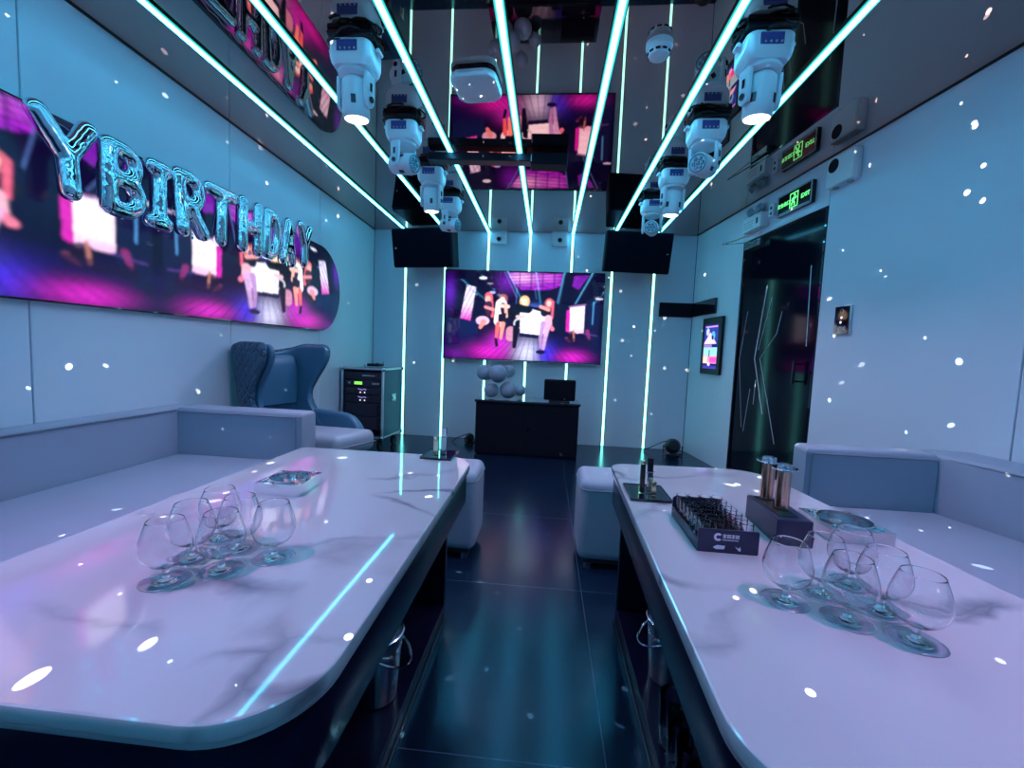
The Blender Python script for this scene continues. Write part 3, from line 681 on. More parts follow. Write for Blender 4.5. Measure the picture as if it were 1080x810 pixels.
for z in (.015,-.025): MB().cyl((0,-.040,z),(0,-.0415,z),.012,n=16).build('socket_hole', 'black_plastic', t)
t = thing('wall_sensor_box', 'white wall box with a round black hole, right of the exit sign', 'speaker', on_right(1.975, 2.175, 0), RW_ROT)
MB().box((0,-.03,0), (.205,.06,.180), .012).build('housing', 'white_plastic', t)
MB().cyl((-.045,-.058,.035),(-.045,-.0615,.035),.040,n=32).build('round_opening', 'black_matte', t)
for x in (-.05,.06): MB().cyl((x,-.03,-.088),(x,-.03,-.098),.018,n=20).build('foot_knob', 'grey_plastic', t)
t = thing('wall_controller', 'small black touch control panel with thin metal border on the right wall', 'control panel', on_right(2.055, 1.272, 0), RW_ROT)
MB().box((0,-.008,0), (.118,.016,.172), .004).build('border', 'aluminium', t); MB().box((0,-.017,0), (.108,.004,.162), .0015).build('panel', 'black_gloss', t)
MB().lathe([(.014,0),(.014,.0005),(.0115,.0005),(.0115,0)], 24, (0,-.0192,.052), (PI/2,0,0), close=True).build('dial_icon', 'grey_plastic', t)
for x, z in ((0,.014),(-.004,-.014)): MB().cyl((x,-.019,z),(x,-.0198,z),.0075,n=16).build('button_light', 'led_white', t)
for x in (-.03,0,.03):
    for z in (-.045,-.062): MB().cyl((x,-.019,z),(x,-.0196,z),.008,n=16).build('button', 'grey_plastic', t)
t = thing('wall_tablet', 'portrait touch screen in thick black frame, left of the door', 'tablet', on_right(.505, 1.138, 0), RW_ROT)
MB().box((0,-.014,0), (.375,.028,.545), .006).build('frame', 'black_plastic', t)
sc = bpy.data.objects.new('screen', None); bpy.data.objects.remove(sc)
def tablet_sheet(par):
    nx, ny = 60, 90; U, V = np.meshgrid(np.linspace(0,1,nx), np.linspace(0,1,ny)); C = np.zeros((ny,nx,3)); C[:] = lin((20,18,110))
    def put(m, c): C[m] = lin(c)
    put((V>.55)&(V<.95), (40,50,150)); put((V>.56)&(V-.56 < .26-np.abs(U-.45)*.55), (235,205,225)); put((np.hypot(U-.25,(V-.83)*1.4)<.12), (190,200,240)); put((np.hypot(U-.66,(V-.74)*1.4)<.14), (90,170,225)); put((np.hypot(U-.62,(V-.70)*1.4)<.07), (20,20,50))
    put((V>.93)&(V<.965)&(U>.08)&(U<.95), (200,150,220)); put((V>.48)&(V<.54)&(U<.6), (150,120,190)); put((V>.29)&(V<.48), (150,215,225)); put((V>.12)&(V<=.29), (250,140,190)); put((V>.12)&(V<=.27)&(U<.35), (250,205,185)); put((V>.14)&(V<=.25)&(U>.5), (240,80,180))
    put((np.abs(U-.45)<.035)&(V>.27)&(V<.42), (20,20,40)); put((np.hypot(U-.45,(V-.10)*2)<.1), (240,210,250)); put((V<.06), (60,50,160))
    idx = np.arange(nx*ny).reshape(ny,nx); F = np.stack([idx[:-1,:-1], idx[:-1,1:], idx[1:,1:], idx[1:,:-1]], -1).reshape(-1,4)
    co = np.stack([(U-.5)*.262, U*0-.0288, (V-.5)*.425-.005], -1).reshape(-1,3)
    me = bpy.data.meshes.new('screen'); me.from_pydata(co.tolist(), [], F.tolist()); at = me.color_attributes.new('picture','FLOAT_COLOR','POINT')
    at.data.foreach_set('color', np.concatenate([C.reshape(-1,3), np.ones((nx*ny,1))],1).astype(np.float32).ravel()); me.materials.append(M['tv_picture'])
    o = bpy.data.objects.new('screen', me); COL.objects.link(o); o.parent = par
tablet_sheet(t)
t = thing('corner_panel', 'black bar wrapped round the far right corner above the tablet', 'panel', (1.527, YB, 1.522))
MB().box((-.172,-.012,0), (.362,.024,.150), .003).build('back_panel', 'black_matte', t)
o = MB().box((.270,-.010,0), (.500,.020,.150), .003).build('side_panel', 'black_gloss', t); o.rotation_euler = (0,0,RW_ROT)

# ------------------------------------------------------------------ tables
def coffee_table(outline, radii, label, base_x, side, loc):
    """outline in room metres relative to loc; side = +1 when the aisle lies on the +x side"""
    t = thing('coffee_table', label, 'table', loc)
    pl = rounded(outline, radii, 12); c = Vector((sum(p[0] for p in pl)/len(pl), sum(p[1] for p in pl)/len(pl)))
    def inset(p, d): 
        out = []
        for i, a in enumerate(p):
            a0 = Vector(p[i-1]); a1 = Vector(p[(i+1)%len(p)]); tn = (a1-a0).normalized(); n = Vector((-tn.y, tn.x)); out.append((a[0]+n.x*d, a[1]+n.y*d))
        return out
    MB().prism(pl, .578, .600, .004).build('tabletop', 'white_marble', t)
    MB().prism(inset(pl,.003), .570, .578, .001).build('edge_trim', 'table_rim', t)
    MB().prism(inset(pl,.010), .465, .570, .002).build('apron', 'table_dark', t)
    xs = [p[0] for p in outline]; ys = [p[1] for p in outline]; x0, x1, y0, y1 = min(xs)+.05, max(xs)-.05, min(ys)+.06, max(ys)-.06
    ba = base_x; bb = (x0 if side > 0 else x1); lo, hi = min(ba,bb), max(ba,bb)
    MB().box(((lo+hi)/2, (y0+y1)/2, .030), (hi-lo, y1-y0, .060), .003).build('base', 'table_dark', t)
    bk = lo+.12 if side > 0 else hi-.12
    MB().box(((bk+bb)/2, (y0+y1)/2, .2635), (abs(bk-bb), y1-y0, .403), .002).build('cabinet', 'shelf_dark', t)
    for y in (y0+.012, y1-.012): MB().box(((lo+hi)/2, y, .2630), (hi-lo, .022, .402), .002).build('side_panel', 'table_dark', t)
    MB().box((ba+side*.003, (y0+y1)/2, .008), (.006, y1-y0-.01, .012), .001).build('skirting', 'dark_metal', t)
    return t
coffee_table([(-.93,.385),(-.246,.385),(-.254,1.565),(-.930,1.565)], [.03,.12,.12,.03], 'marble-topped coffee table on the left, holding snifter glasses and one ashtray, below the wall screen', -.335, 1, (0,0,0))
coffee_table([(.213,.36),(.90,.36),(.795,1.635),(.253,1.605)], [.12,.05,.13,.06], 'marble-topped coffee table on the right holding the shot glass box', .300, -1, (0,0,0))

# ------------------------------------------------------------------ sofas
def cushion(d, r, seg=3):
    return MB().box((0,0,0), d, r, seg)
def sofa(label, back_run, end_box, seat_poly, base_poly, arm_label):
    t = thing('sofa', label, 'sofa', (0,0,0))
    MB().prism(base_poly, .02, .20, .006).build('base', 'sofa_base', t)
    MB().prism(seat_poly, .20, .42, .028, seg=4).build('seat', 'sofa_leather', t)
    b = MB().prism(back_run, .20, .655, .022, seg=4).build('backrest', 'sofa_leather', t)
    e = MB().prism(end_box, .20, .655, .022, seg=4).build('end_cushion', 'sofa_leather', t)
    return t, b, e
yl0 = -1.7
t, b, e = sofa('grey leather sofa along the left wall below the wall screen', [(xl(yl0)+.006,yl0),(-1.84,yl0),(-1.855,2.125),(xl(2.12)+.006,2.125)],
     [(-1.853,2.000),(-1.195,2.000),(-1.195,2.125),(-1.853,2.125)], [(-1.84,yl0),(-1.20,yl0),(-1.20,1.998),(-1.852,1.998)], [(-1.88,yl0+.03),(-1.24,yl0+.03),(-1.24,2.10),(-1.94,2.10)], '')
MB().tube([(-1.837,yl0+.02,.640),(-1.850,1.99,.640)], .004, 6).build('piping', 'sofa_seam', b)
MB().tube([(-1.84,1.997,.632),(-1.225,1.997,.632),(-1.225,1.997,.24)], .0035, 6).build('piping', 'sofa_seam', e)
for x, y in ((-1.28,2.05),(-1.28,0.2),(-1.9,2.05)): MB().cyl((x,y,0),(x,y,.03),.025,n=16).build('foot', 'chrome', t)
ye = 1.85
t, b, e = sofa('grey leather sofa along the right wall beside the door', [(xr(1.97)-.006,1.975),(1.628,1.975),(1.612,1.85),(1.70,1.50),(1.78,yl0),(xr(yl0)-.006,yl0)][::-1],
     [(1.095,1.850),(1.608,1.850),(1.624,1.975),(1.115,1.975)], [(1.12,yl0),(1.776,yl0),(1.698,1.50),(1.61,1.846),(1.10,1.846)], [(1.16,yl0+.03),(1.80,yl0+.03),(1.72,1.94),(1.14,1.94)], '')
MB().tube([(1.118,1.847,.632),(1.60,1.847,.632)], .0035, 6).tube([(1.118,1.847,.632),(1.118,1.847,.24)], .0035, 6).build('piping', 'sofa_seam', e)
MB().tube([(1.62,1.84,.640),(1.698,1.50,.640),(1.776,yl0+.05,.640)], .004, 6).build('piping', 'sofa_seam', b)
for x, y in ((1.18,1.90),(1.18,.2),(1.7,1.9)): MB().cyl((x,y,0),(x,y,.03),.025,n=16).build('foot', 'chrome', t)

# ------------------------------------------------------------------ stools by the table ends
def stool(x, y, label):
    t = thing('ottoman_stool', label, 'stool', (x, y, 0), 0, 'pale leather stools at the far ends of the tables')
    MB().box((0,0,.228), (.37,.30,.385), .04, 5).build('cushion', 'sofa_leather', t)
    MB().tube([(px, py, .375) for px, py in rrect(.372,.302,.04)], .004, 6, True).build('piping', 'sofa_seam', t)
    MB().box((0,0,.025), (.31,.24,.022), .003).build('base', 'sofa_base', t)
    for a in (-1,1):
        for b_ in (-1,1): MB().cyl((a*.13,b_*.10,0),(a*.13,b_*.10,.016),.02,n=14).build('foot', 'chrome', t)
stool(-.492, 2.11, 'pale leather stool partly hidden behind the end of the left table')
stool(.368, 2.11, 'pale leather stool partly hidden behind the end of the right table')

# ------------------------------------------------------------------ wing armchair
def wing_chair():
    t = thing('wing_armchair', 'teal leather winged armchair with quilted outside, beside the flight case', 'armchair', (-1.580, 2.59, 0), math.radians(71)); t.scale = (.84, .97, 1)
    zs = [.26,.36,.46,.54,.61,.68,.76,.84,.91,.97,1.00]
    ws = [.30,.29,.25,.16,.10,.10,.17,.26,.32,.33,.29]
    hs = [.300,.302,.303,.303,.302,.302,.305,.312,.318,.320,.318]
    def shell(off, ztop):
        verts = []; nu = 0
        for z, w_, hw in zip(zs, ws, hs):
            yb = .245 + .13*(z-.26); r = .09; hw = hw*.83; w_ = w_*.85; hw2 = hw-off; yb2 = yb-off; pts = []
            for i in range(9): pts.append((-hw2-.012*(1-i/8)*(z > .7), yb2-r-(w_-off*.5)*(1-i/8)))
            for i in range(1, 6): a = PI-PI/2*i/6; pts.append((-hw2+r+r*math.cos(a), yb2-r+r*math.sin(a)))
            for i in range(13): pts.append(((-hw2+r)+(2*hw2-2*r)*i/12, yb2))
            for i in range(1, 6): a = PI/2-PI/2*i/6; pts.append((hw2-r+r*math.cos(a), yb2-r+r*math.sin(a)))
            for i in range(9): pts.append((hw2+.012*(i/8)*(z > .7), yb2-r-(w_-off*.5)*(i/8)))
            nu = len(pts)
            for j, (x, y) in enumerate(pts):
                s_ = abs(j/(nu-1)*2-1); dip = -.055*(1-min(1, s_*1.5)**2) if z > .6 else 0
                verts.append((x, y, z+dip*((z-.6)/.4 if z > .6 else 0)+ztop*(z-.26)/.74))
        F = [(r_*nu+i, r_*nu+i+1, (r_+1)*nu+i+1, (r_+1)*nu+i) for r_ in range(len(zs)-1) for i in range(nu-1)]
        return verts, F
    def part(name, off, ztop, th, m):
        v, F = shell(off, ztop); me = bpy.data.meshes.new(name); me.from_pydata(v, [], F); me.materials.append(M[m])
        o = bpy.data.objects.new(name, me); COL.objects.link(o)
        bake(o, [('SOLIDIFY', dict(thickness=th, offset=0)), ('SUBSURF', dict(levels=2, render_levels=2))])
        o.data.polygons.foreach_set('use_smooth', [True]*len(o.data.polygons)); o.parent = t; return o
    part('outer_shell', 0, 0, .042, 'chair_quilt'); part('inner_lining', .040, -.012, .036, 'chair_leather')
    # head pad
    rings = []
    for z, y, d, w_ in ((.585,.205,.02,.32),(.60,.19,.055,.335),(.70,.195,.075,.35),(.84,.21,.07,.36),(.90,.222,.05,.35),(.915,.23,.02,.33)):
        rings.append([(x, y+yy, z) for x, yy in rrect(w_, d, d*.45)])
    MB().loft(rings).build('head_cushion', 'chair_leather', t, smooth=60, flat=False)
    for s_ in (-1, 1):
        prof = rounded([(-.39,.24),(.18,.24),(.18,.56),(-.39,.55)], [.04,.03,.05,.19], 8)   # (y, z)
        m_ = Matrix.Translation((s_*.238-.040, 0, 0)) @ Matrix(((0,0,1,0),(1,0,0,0),(0,1,0,0),(0,0,0,1)))
        a = MB().prism(prof, 0, .080, .026, m_, 4).build('armrest', 'chair_leather', t)
    MB().box((0,-.16,.40), (.390,.72,.13), .045, 5, (-.05,0,0)).build('seat_cushion', 'chair_leather_lit', t)
    MB().box((0,-.08,.275), (.42,.58,.13), .03, 3).build('seat_frame', 'chair_leather', t)
    MB().tube([(-.185,-.522,.41),(.185,-.522,.41)], .004, 6).build('piping', 'sofa_seam', t)
    for a in (-1, 1):
        for b_ in (-1, 1): MB().cyl((a*.17,b_*.22,.23),(a*.21,b_*.27,0),.016,.011,14).build('leg', 'dark_metal', t)
wing_chair()

# ------------------------------------------------------------------ flight case with the amplifiers
t = thing('equipment_rack', 'dark flight case rack with amplifiers and glowing display, in the far left corner', 'rack', (-1.725, 4.13, 0), -.08)
W_, D_, Z0, Z1 = .42, .42, .13, .785
for s_ in (-1, 1): MB().box((s_*(W_/2-.008), 0, (Z0+Z1)/2), (.016, D_, Z1-Z0), .002).build('side_panel', 'rack_side', t)
MB().box((0,0,Z1-.008), (W_-.034,D_,.016), .002).build('lid', 'rack_side', t); MB().box((0,0,Z0+.008), (W_-.034,D_,.016), .002).build('bottom_panel', 'rack_side', t); MB().box((0,D_/2-.006,(Z0+Z1)/2), (W_-.034,.010,Z1-Z0-.034)).build('back_panel', 'rack_side', t)
for x in (-1, 1):
    for y in (-1, 1): MB().box((x*(W_/2-.004), y*(D_/2-.004), (Z0+Z1)/2), (.020,.020,Z1-Z0), .003).build('edge_profile', 'aluminium', t)
    for z in (Z0, Z1): MB().box((x*(W_/2-.004), 0, z), (.020,D_-.024,.018), .003).build('edge_profile', 'aluminium', t)
for y in (-1, 1):
    for z in (Z0, Z1): MB().box((0, y*(D_/2-.004), z), (W_-.032,.018,.016), .003).build('edge_profile', 'aluminium', t)
for x in (-1, 1):
    for y in (-1, 1):
        for z in (Z0, Z1): MB().sphere((x*W_/2, y*D_/2, z), .020, n=14).build('corner_ball', 'steel', t)
        MB().cyl((x*.16,y*.15,Z0-.012),(x*.16,y*.15,Z0-.035),.014,n=12).cyl((x*.16-.014,y*.15,.045),(x*.16+.014,y*.15,.045),.045,n=20).box((x*.16,y*.15,.075),(.045,.05,.05),.006).build('caster', 'black_plastic', t)
lt = MB().box((W_/2+.004, .02, .50), (.006,.090,.075), .004).build('latch', 'aluminium', t)
MB().box((W_/2+.010, .02, .50), (.008,.050,.030), .003).build('latch_lever', 'steel', lt); MB().tube([(W_/2+.012,-.01,.475),(W_/2+.02,.02,.462),(W_/2+.012,.05,.475)], .004, 8).build('latch_wire', 'steel', lt)
zz = Z1-.03
for k, hgt in enumerate((.075,.070,.075,.075,.13,.13)):
    o = MB().box((0,-D_/2+.02,zz-hgt/2), (W_-.05,.03,hgt-.006), .003).build('rack_unit', 'rack_front', t)
    f = -D_/2+.0045
    if k == 0:
        MB().box((.06,f,zz-.035), (.13,.002,.008), .0005).build('slot', 'steel', o)
        for x in (-.10,.155): MB().cyl((x,f+.002,zz-.035),(x,f-.006,zz-.035),.013,n=16).build('knob', 'dark_metal', o)
    if k == 1:
        MB().box((-.045,f,zz-.034), (.080,.002,.026), .0005).build('display', 'led_green', o)
        for x in (-.135,.11,.135,.16): MB().cyl((x,f+.002,zz-.034),(x,f-.008,zz-.034),.010,n=14).build('knob', 'grey_plastic', o)
    if k in (2, 3):
        for x in (-.022,.022): MB().cyl((x,f+.002,zz-.052),(x,f-.001,zz-.052),.007,n=12).build('indicator_light', 'led_white', o)
        for j in range(5): MB().box((-.04+.018*j,f,zz-.02-.004*(j % 3)), (.011,.002,.006), .0004).build('indicator_bar', 'led_violet', o)
    if k > 3:
        for x in (-.17,.17): MB().tube([(x,f,zz-.02),(x,f-.03,zz-.03),(x,f-.03,zz-.10),(x,f,zz-.11)], .005, 8).build('handle', 'dark_metal', o)
    zz -= hgt
t = thing('microphone_receiver', 'small black device lying on top of the flight case', 'receiver', (-1.69, 4.10, Z1+.020), -.10)
MB().box((0,0,.013), (.13,.10,.026), .004).build('housing', 'black_plastic', t); MB().cyl((.02,0,.024),(.02,0,.032),.016,n=18).build('dial', 'dark_metal', t)
for x in (-.05,.05): MB().cyl((x,.04,.02),(x*1.3,.05,.045),.003,n=8).build('antenna', 'cable_black', t)

# ------------------------------------------------------------------ black desk below the television and what stands on it
t = thing('host_desk', 'black desk below the television', 'desk', (-.172, 4.275, 0))
MB().box((0,0,.262), (.99,.43,.500), .004).build('body', 'black_matte', t); MB().box((0,0,.522), (1.014,.46,.026), .004).build('desk_top', 'black_gloss', t); MB().box((0,0,.008), (.95,.40,.016)).build('plinth', 'black_plastic', t)
MB().cyl((.02,-.214,.27),(.02,-.2175,.27),.010,n=20).build('badge', 'steel', t)
for x in (-.25,.25): MB().box((x,-.2155,.27), (.48,.004,.44), .002).build('front_panel', 'black_matte', t)
def balloon(x, y, z, r, label, tilt=(0,0,0)):
    o = MB().lathe([(0,-1.12*r),(.16*r,-1.05*r),(.5*r,-.88*r),(.82*r,-.55*r),(.97*r,-.2*r),(r,.1*r),(.93*r,.42*r),(.75*r,.72*r),(.45*r,.93*r),(.2*r,1.0*r),(0,1.02*r)], 32).build('party_balloon', 'balloon_grey')
    bake(o, [('SUBSURF', dict(levels=1, render_levels=1))]); o.data.polygons.foreach_set('use_smooth', [True]*len(o.data.polygons))
    o.location = (x, y, z); o.rotation_euler = tilt; tag(o, label, 'balloon', 'grey party balloons clustered on the black desk')
    MB().lathe([(0,-1.08*r),(.05*r,-1.12*r),(.10*r,-1.20*r),(.12*r,-1.23*r),(.08*r,-1.22*r),(0,-1.16*r)], 14).build('knot', 'balloon_grey', o)
balloon(-.612, 4.20, .785, .080, 'grey balloon at the upper left of the cluster on the desk', (0,-.9,0))
balloon(-.468, 4.11, .783, .088, 'grey balloon at the upper front of the cluster, below the television', (.9,.3,0))
balloon(-.540, 4.20, .618, .076, 'grey balloon at the lower left of the cluster, resting on the desk', (PI/2+.3,0,.4))
balloon(-.370, 4.18, .628, .086, 'grey balloon at the lower right of the cluster, resting on the desk', (PI/2+.2,0,-.5))
balloon(-.385, 4.33, .800, .066, 'small grey balloon behind the upper front one', (-.9,0,0))
balloon(-.262, 4.34, .612, .060, 'small grey balloon at the far right back of the cluster', (-1.2,.4,0))
t = thing('desk_monitor', 'black monitor seen from behind on the right of the black desk', 'monitor', (.135, 4.16, .535))
MB().box((0,0,.116), (.305,.045,.205), .014, 3, (.12,0,0)).build('display_housing', 'black_matte', t); MB().box((0,.04,.04), (.16,.03,.07), .004).build('stand', 'black_plastic', t); MB().box((0,.02,.006), (.20,.14,.012), .005).build('foot', 'black_plastic', t)
MB().box((0,.0235,.116), (.285,.004,.18), .001, 1, (.12,0,0)).build('screen', 'black_gloss', t)
MB().cyl((.05,-.005,.03),(.05,-.020,.03),.008,n=14).build('button', 'steel', t)
def floor_light(x, y, rz, label, k=1.0):
    t = thing('floor_spotlight', label, 'stage light', (x, y, 0), rz, 'small black spotlights on the floor by the back wall')
    c = MB().lathe([(0,.07),(.05,.068),(.062,.05),(.078,-.03),(.080,-.068),(.074,-.070),(.070,-.055),(0,-.050)], 28).build('housing', 'black_plastic', t); c.location = (0,0,.10*k); c.rotation_euler = (PI/2-.25,0,0); c.scale = (k,k,k)
    MB().lathe([(0,-.050),(.066,-.054),(.060,-.060),(0,-.064)], 24).build('lens', 'black_gloss', c)
    MB().tube([(-.092*k,0,.10*k),(-.092*k,0,.012),(.092*k,0,.012),(.092*k,0,.10*k)], .008, 8).build('yoke', 'dark_metal', t)
    MB().box((0,0,.006), (.13*k,.11*k,.012), .003).build('base', 'black_plastic', t)
    MB().tube([(0,.03,.16*k),(-.10*k,.06,.12*k),(-.22*k,.05,.05),(-.30*k,.07,.006)], .005, 6).build('power_cable', 'cable_black', t)
floor_light(1.345, 4.50, -.2, 'black spotlight on the floor in the far right corner')
floor_light(-.79, 4.52, .3, 'black spotlight on the floor left of the black desk', .62)

# ------------------------------------------------------------------ glassware on the tables
def spline(P, n=6):
    out = []
    for i in range(len(P)-1):
        p0, p1, p2, p3 = [np.array(P[max(0, min(len(P)-1, k))], float) for k in (i-1, i, i+1, i+2)]
        for j in range(n):
            t = j/n; out.append(tuple(.5*((2*p1)+(p2-p0)*t+(2*p0-5*p1+4*p2-p3)*t*t+(3*p1-p0-3*p2+p3)*t**3)))
    return out + [tuple(P[-1])]
def snifter():
    t = thing('snifter_glass', 'x', 'glass', (0,0,0))
    out = spline([(.0042,.0222),(.0085,.0240),(.0200,.0290),(.0312,.0395),(.0368,.0540),(.0362,.0680),(.0318,.0850),(.0258,.1030)])
    inn = []
    for i, p in enumerate(out):
        a = out[max(0,i-1)]; c = out[min(len(out)-1,i+1)]; dx, dz = c[0]-a[0], c[1]-a[1]; l = math.hypot(dx, dz); th = .0010 if i > 12 else .0010+.0030*(1-i/12)
        inn.append((max(p[0]-dz/l*th, .0015), p[1]+dx/l*th))
    inn = [q for q in inn if q[1] > .0262]
    e0, e1 = out[-1], inn[-1]
    prof = [(0,.0222)] + out + [(e0[0]-.00015,e0[1]+.0003), ((e0[0]+e1[0])/2, e0[1]+.00045), (e1[0]+.00015,e0[1]+.0003)] + inn[::-1] + [(0,.0262)]
    MB().lathe(prof, 64).build('bowl', 'glass', t, smooth=40)
    MB().lathe(spline([(0,.0062),(.0068,.0066),(.0050,.0095),(.0046,.0140),(.0052,.0190),(.0042,.0219)],4)+[(0,.0219)], 32).build('stem', 'glass', t, smooth=50)
    ft = MB().lathe([(.0202,.0004),(.0341,.0004),(.0341,.0016),(.0202,.0030)], 64, close=True).build('foot', 'glass_sheet', t, smooth=30)
    MB().lathe([(.0343,.0004),(.0350,0),(.0360,0),(.0366,.0009),(.0361,.0018),(.0350,.0021),(.0343,.0017)], 64, close=True).build('foot_rim', 'glass', ft, smooth=60)
    MB().lathe([(0,.0003),(.0200,.0003),(.0200,.0031),(.0150,.0042),(.0105,.0052),(.0080,.0057),(.0068,.0060),(0,.0060)], 48).build('foot_boss', 'glass', ft, smooth=40)
    return t
g0 = snifter(); first = True
LG = [(-.606,.631,'nearest the camera, left front of cluster'),(-.627,.706,'at the left edge of its cluster'),(-.545,.676,'in the front middle of its cluster'),
      (-.570,.754,'in the back middle of its cluster'),(-.487,.733,'at the right edge of its cluster'),(-.638,.787,'at the back by the ashtray')]
RG = [(.555,.648,'nearest the camera, right front of cluster'),(.486,.688,'in the front middle of its cluster'),(.414,.730,'at the left edge of its cluster'),
      (.562,.724,'just behind the nearest one'),(.492,.764,'in the back middle of its cluster'),(.567,.806,'at the back by the ashtray')]
for side, G in (('left', LG), ('right', RG)):
    for x, y, lb in G:
        g = g0 if first else dup(g0, (0,0,0)); first = False
        g.location = (x+(-.004 if side == 'left' else .005), y, .6002); g.rotation_euler = (0,0,random.uniform(0,6))
        g['label'] = 'snifter glass on the %s table, %s' % (side, lb); g['group'] = 'snifter glasses in a cluster on the %s table' % side

def ashtray(x, y, rz, w_, label, filt):
    t = thing('ashtray', label, 'ashtray', (x, y, .6002), rz)
    n = 40; r = w_*.43; h_ = .031
    sq = []
    for i in range(n):
        a = 2*PI*i/n+PI/4; c_, s_ = math.cos(a), math.sin(a); k = 1/max(abs(c_), abs(s_)); sq.append((c_*k*w_/2, s_*k*w_/2))
    rd = [(r*math.cos(2*PI*i/n+PI/4), r*math.sin(2*PI*i/n+PI/4)) for i in range(n)]; rb = [(.9*x_, .9*y_) for x_, y_ in rd]
    MB().loft([[(p[0],p[1],0) for p in sq],[(p[0],p[1],h_) for p in sq],[(p[0],p[1],h_+.0005) for p in rd],[(p[0],p[1],.006) for p in rb]]).build('body', 'steel' if filt else 'chrome', t, smooth=30)
    MB().lathe([(r+.002,h_),(r+.002,h_+.004),(r-.002,h_+.004),(r-.002,h_-.004)], 40, close=True).build('rim', 'chrome', t)
    MB().cyl((0,0,.0058),(0,0,.0075),r*.86,n=40).build('tray_floor', 'ash_dark', t)
    for a in (0, PI/2, PI, 3*PI/2): MB().box((math.cos(a+PI/4)*(r+.006), math.sin(a+PI/4)*(r+.006), h_+.002), (.022,.010,.004), .0015, rot=(0,0,a+PI/4)).build('cigarette_rest', 'chrome', t)
ashtray(-.690, 1.098, .04, .122, 'square steel ashtray with round well on the left table, behind the snifter glasses', 0)
ashtray(.728, 1.062, -.02, .135, 'square steel ashtray with round well on the right table, behind the snifter glasses', 1)

# ------------------------------------------------------------------ black trays with upright metal pieces
def small_tray(x, y, rz, w_, d_, label):
    t = thing('square_tray', label, 'tray', (x, y, .6002), rz)
    MB().prism(rrect(w_, d_, .006), 0, .006, .0015).build('plate', 'black_gloss', t)
    MB().ring(rrect(w_, d_, .006), rrect(w_-.006, d_-.006, .004), .006, .0075).build('edge', 'dark_metal', t)
small_tray(-.384, 1.556, -.04, .118, .136, 'black square tray at the far end of the left table')
small_tray(.309, 1.259, -.02, .116, .146, 'black square tray near the far end of the right table')
def upright(x, y, z, w_, d_, h_, m1, m2, label, cap=.25, top='flat', rz=0):
    t = thing('table_lighter', label, 'lighter', (x, y, z), rz)
    MB().box((0,0,h_*(1-cap)/2), (w_,d_,h_*(1-cap)), .0015).build('body', m1, t)
    if top == 'hinge':
        MB().box((0,0,h_*(1-cap/2)), (w_*.9,d_*.9,h_*cap-.001), .0015).build('cap', m2, t); MB().cyl((w_*.5,-d_*.45,h_*(1-cap)),(w_*.5,d_*.45,h_*(1-cap)),.0022,n=10).build('hinge', 'steel', t)
    else: MB().box((0,0,h_*(1-cap/2)), (w_,d_,h_*cap-.001), .0015).build('cap', m2, t)
zt = .6082
upright(-.398, 1.545, zt, .019, .012, .068, 'gold_metal', 'gold_metal', 'short pale gold upright lighter on the left table tray', .2)
upright(-.371, 1.555, zt, .020, .012, .100, 'steel', 'chrome', 'tall steel upright lighter on the left table tray', .35, 'hinge')
upright(.292, 1.245, zt, .013, .012, .095, 'dark_metal', 'gold_metal', 'slim dark upright lighter on the right table tray', .12)
upright(.314, 1.252, zt, .018, .012, .103, 'chrome', 'dark_metal', 'tall chrome hinged upright lighter on the right table tray', .4, 'hinge')
upright(.321, 1.228, zt, .014, .010, .040, 'gold_metal', 'gold_metal', 'short gold piece in front of the chrome lighter on the right table tray', .3)

# ------------------------------------------------------------------ shot glass box
BX, BY = .395, .998
t = thing('shot_glass_box', 'dark blue open box with white printed logo, full of shot glasses', 'box', (BX, BY, .6002), -.02)
MB().box((0,0,.003), (.122,.200,.006), .001).build('bottom', 'navy_box', t)
MB().prism(rrect(.122,.050,.003), 0, .004, .0008, front(-.098, 0, .025)).build('front_panel', 'navy_box', t)
MB().prism(rounded([(-.061,0),(.061,0),(.061,.052),(-.061,.052)], [.002,.002,.010,.010]), 0, .004, .0008, front(.100)).build('back_panel', 'navy_box', t)
for s_ in (-1, 1): MB().box((s_*.059,0,.012), (.004,.196,.024), .001).build('side_panel', 'navy_box', t)
fp = -.1024
mb = MB(); pts = [(.0085*math.cos(a), .0085*math.sin(a)) for a in [math.radians(40+i*14) for i in range(21)]]
o_ = pts + [(p[0]*.45, p[1]*.45) for p in pts[::-1]]
for i in range(20): mb.quad((-.021+pts[i][0], fp, .034+pts[i][1]), (-.021+pts[i+1][0], fp, .034+pts[i+1][1]), (-.021+pts[i+1][0]*.45, fp, .034+pts[i+1][1]*.45), (-.021+pts[i][0]*.45, fp, .034+pts[i][1]*.45))
mb.build('round_logo', 'print_white', t, smooth=0)
mb = MB(); rr_ = random.Random(3)
for k in range(4):                                       # four small illegible characters and a fine line of print below
    cx = -.008+.0085*k
    for z in (.0335,.0365,.0395): mb.box((cx, fp, z), (.0072,.0006,.0012))
    for dx in (-.002,.002) if k % 2 else (0,): mb.box((cx+dx, fp, .0365), (.0012,.0006,.0074))
mb.build('characters', 'print_white', t, smooth=0)
mb = MB()
for k in range(9): mb.box((-.0105+.0036*k, fp, .0285), (.0026,.0006,.0020))
mb.build('small_print', 'print_white', t, smooth=0)
mb = MB().prism([(-.030,.012),(-.022,.017),(-.006,.016),(-.008,.009),(-.024,.008)], 0, .0006, 0, front(fp)); mb.build('printed_mark', 'print_white', t, smooth=0)
MB().prism([(.014,.017),(.020,.012),(.024,.016),(.026,.009),(.023,.006),(.017,.012)], 0, .0006, 0, front(fp)).build('printed_mark', 'print_white', t, smooth=0)
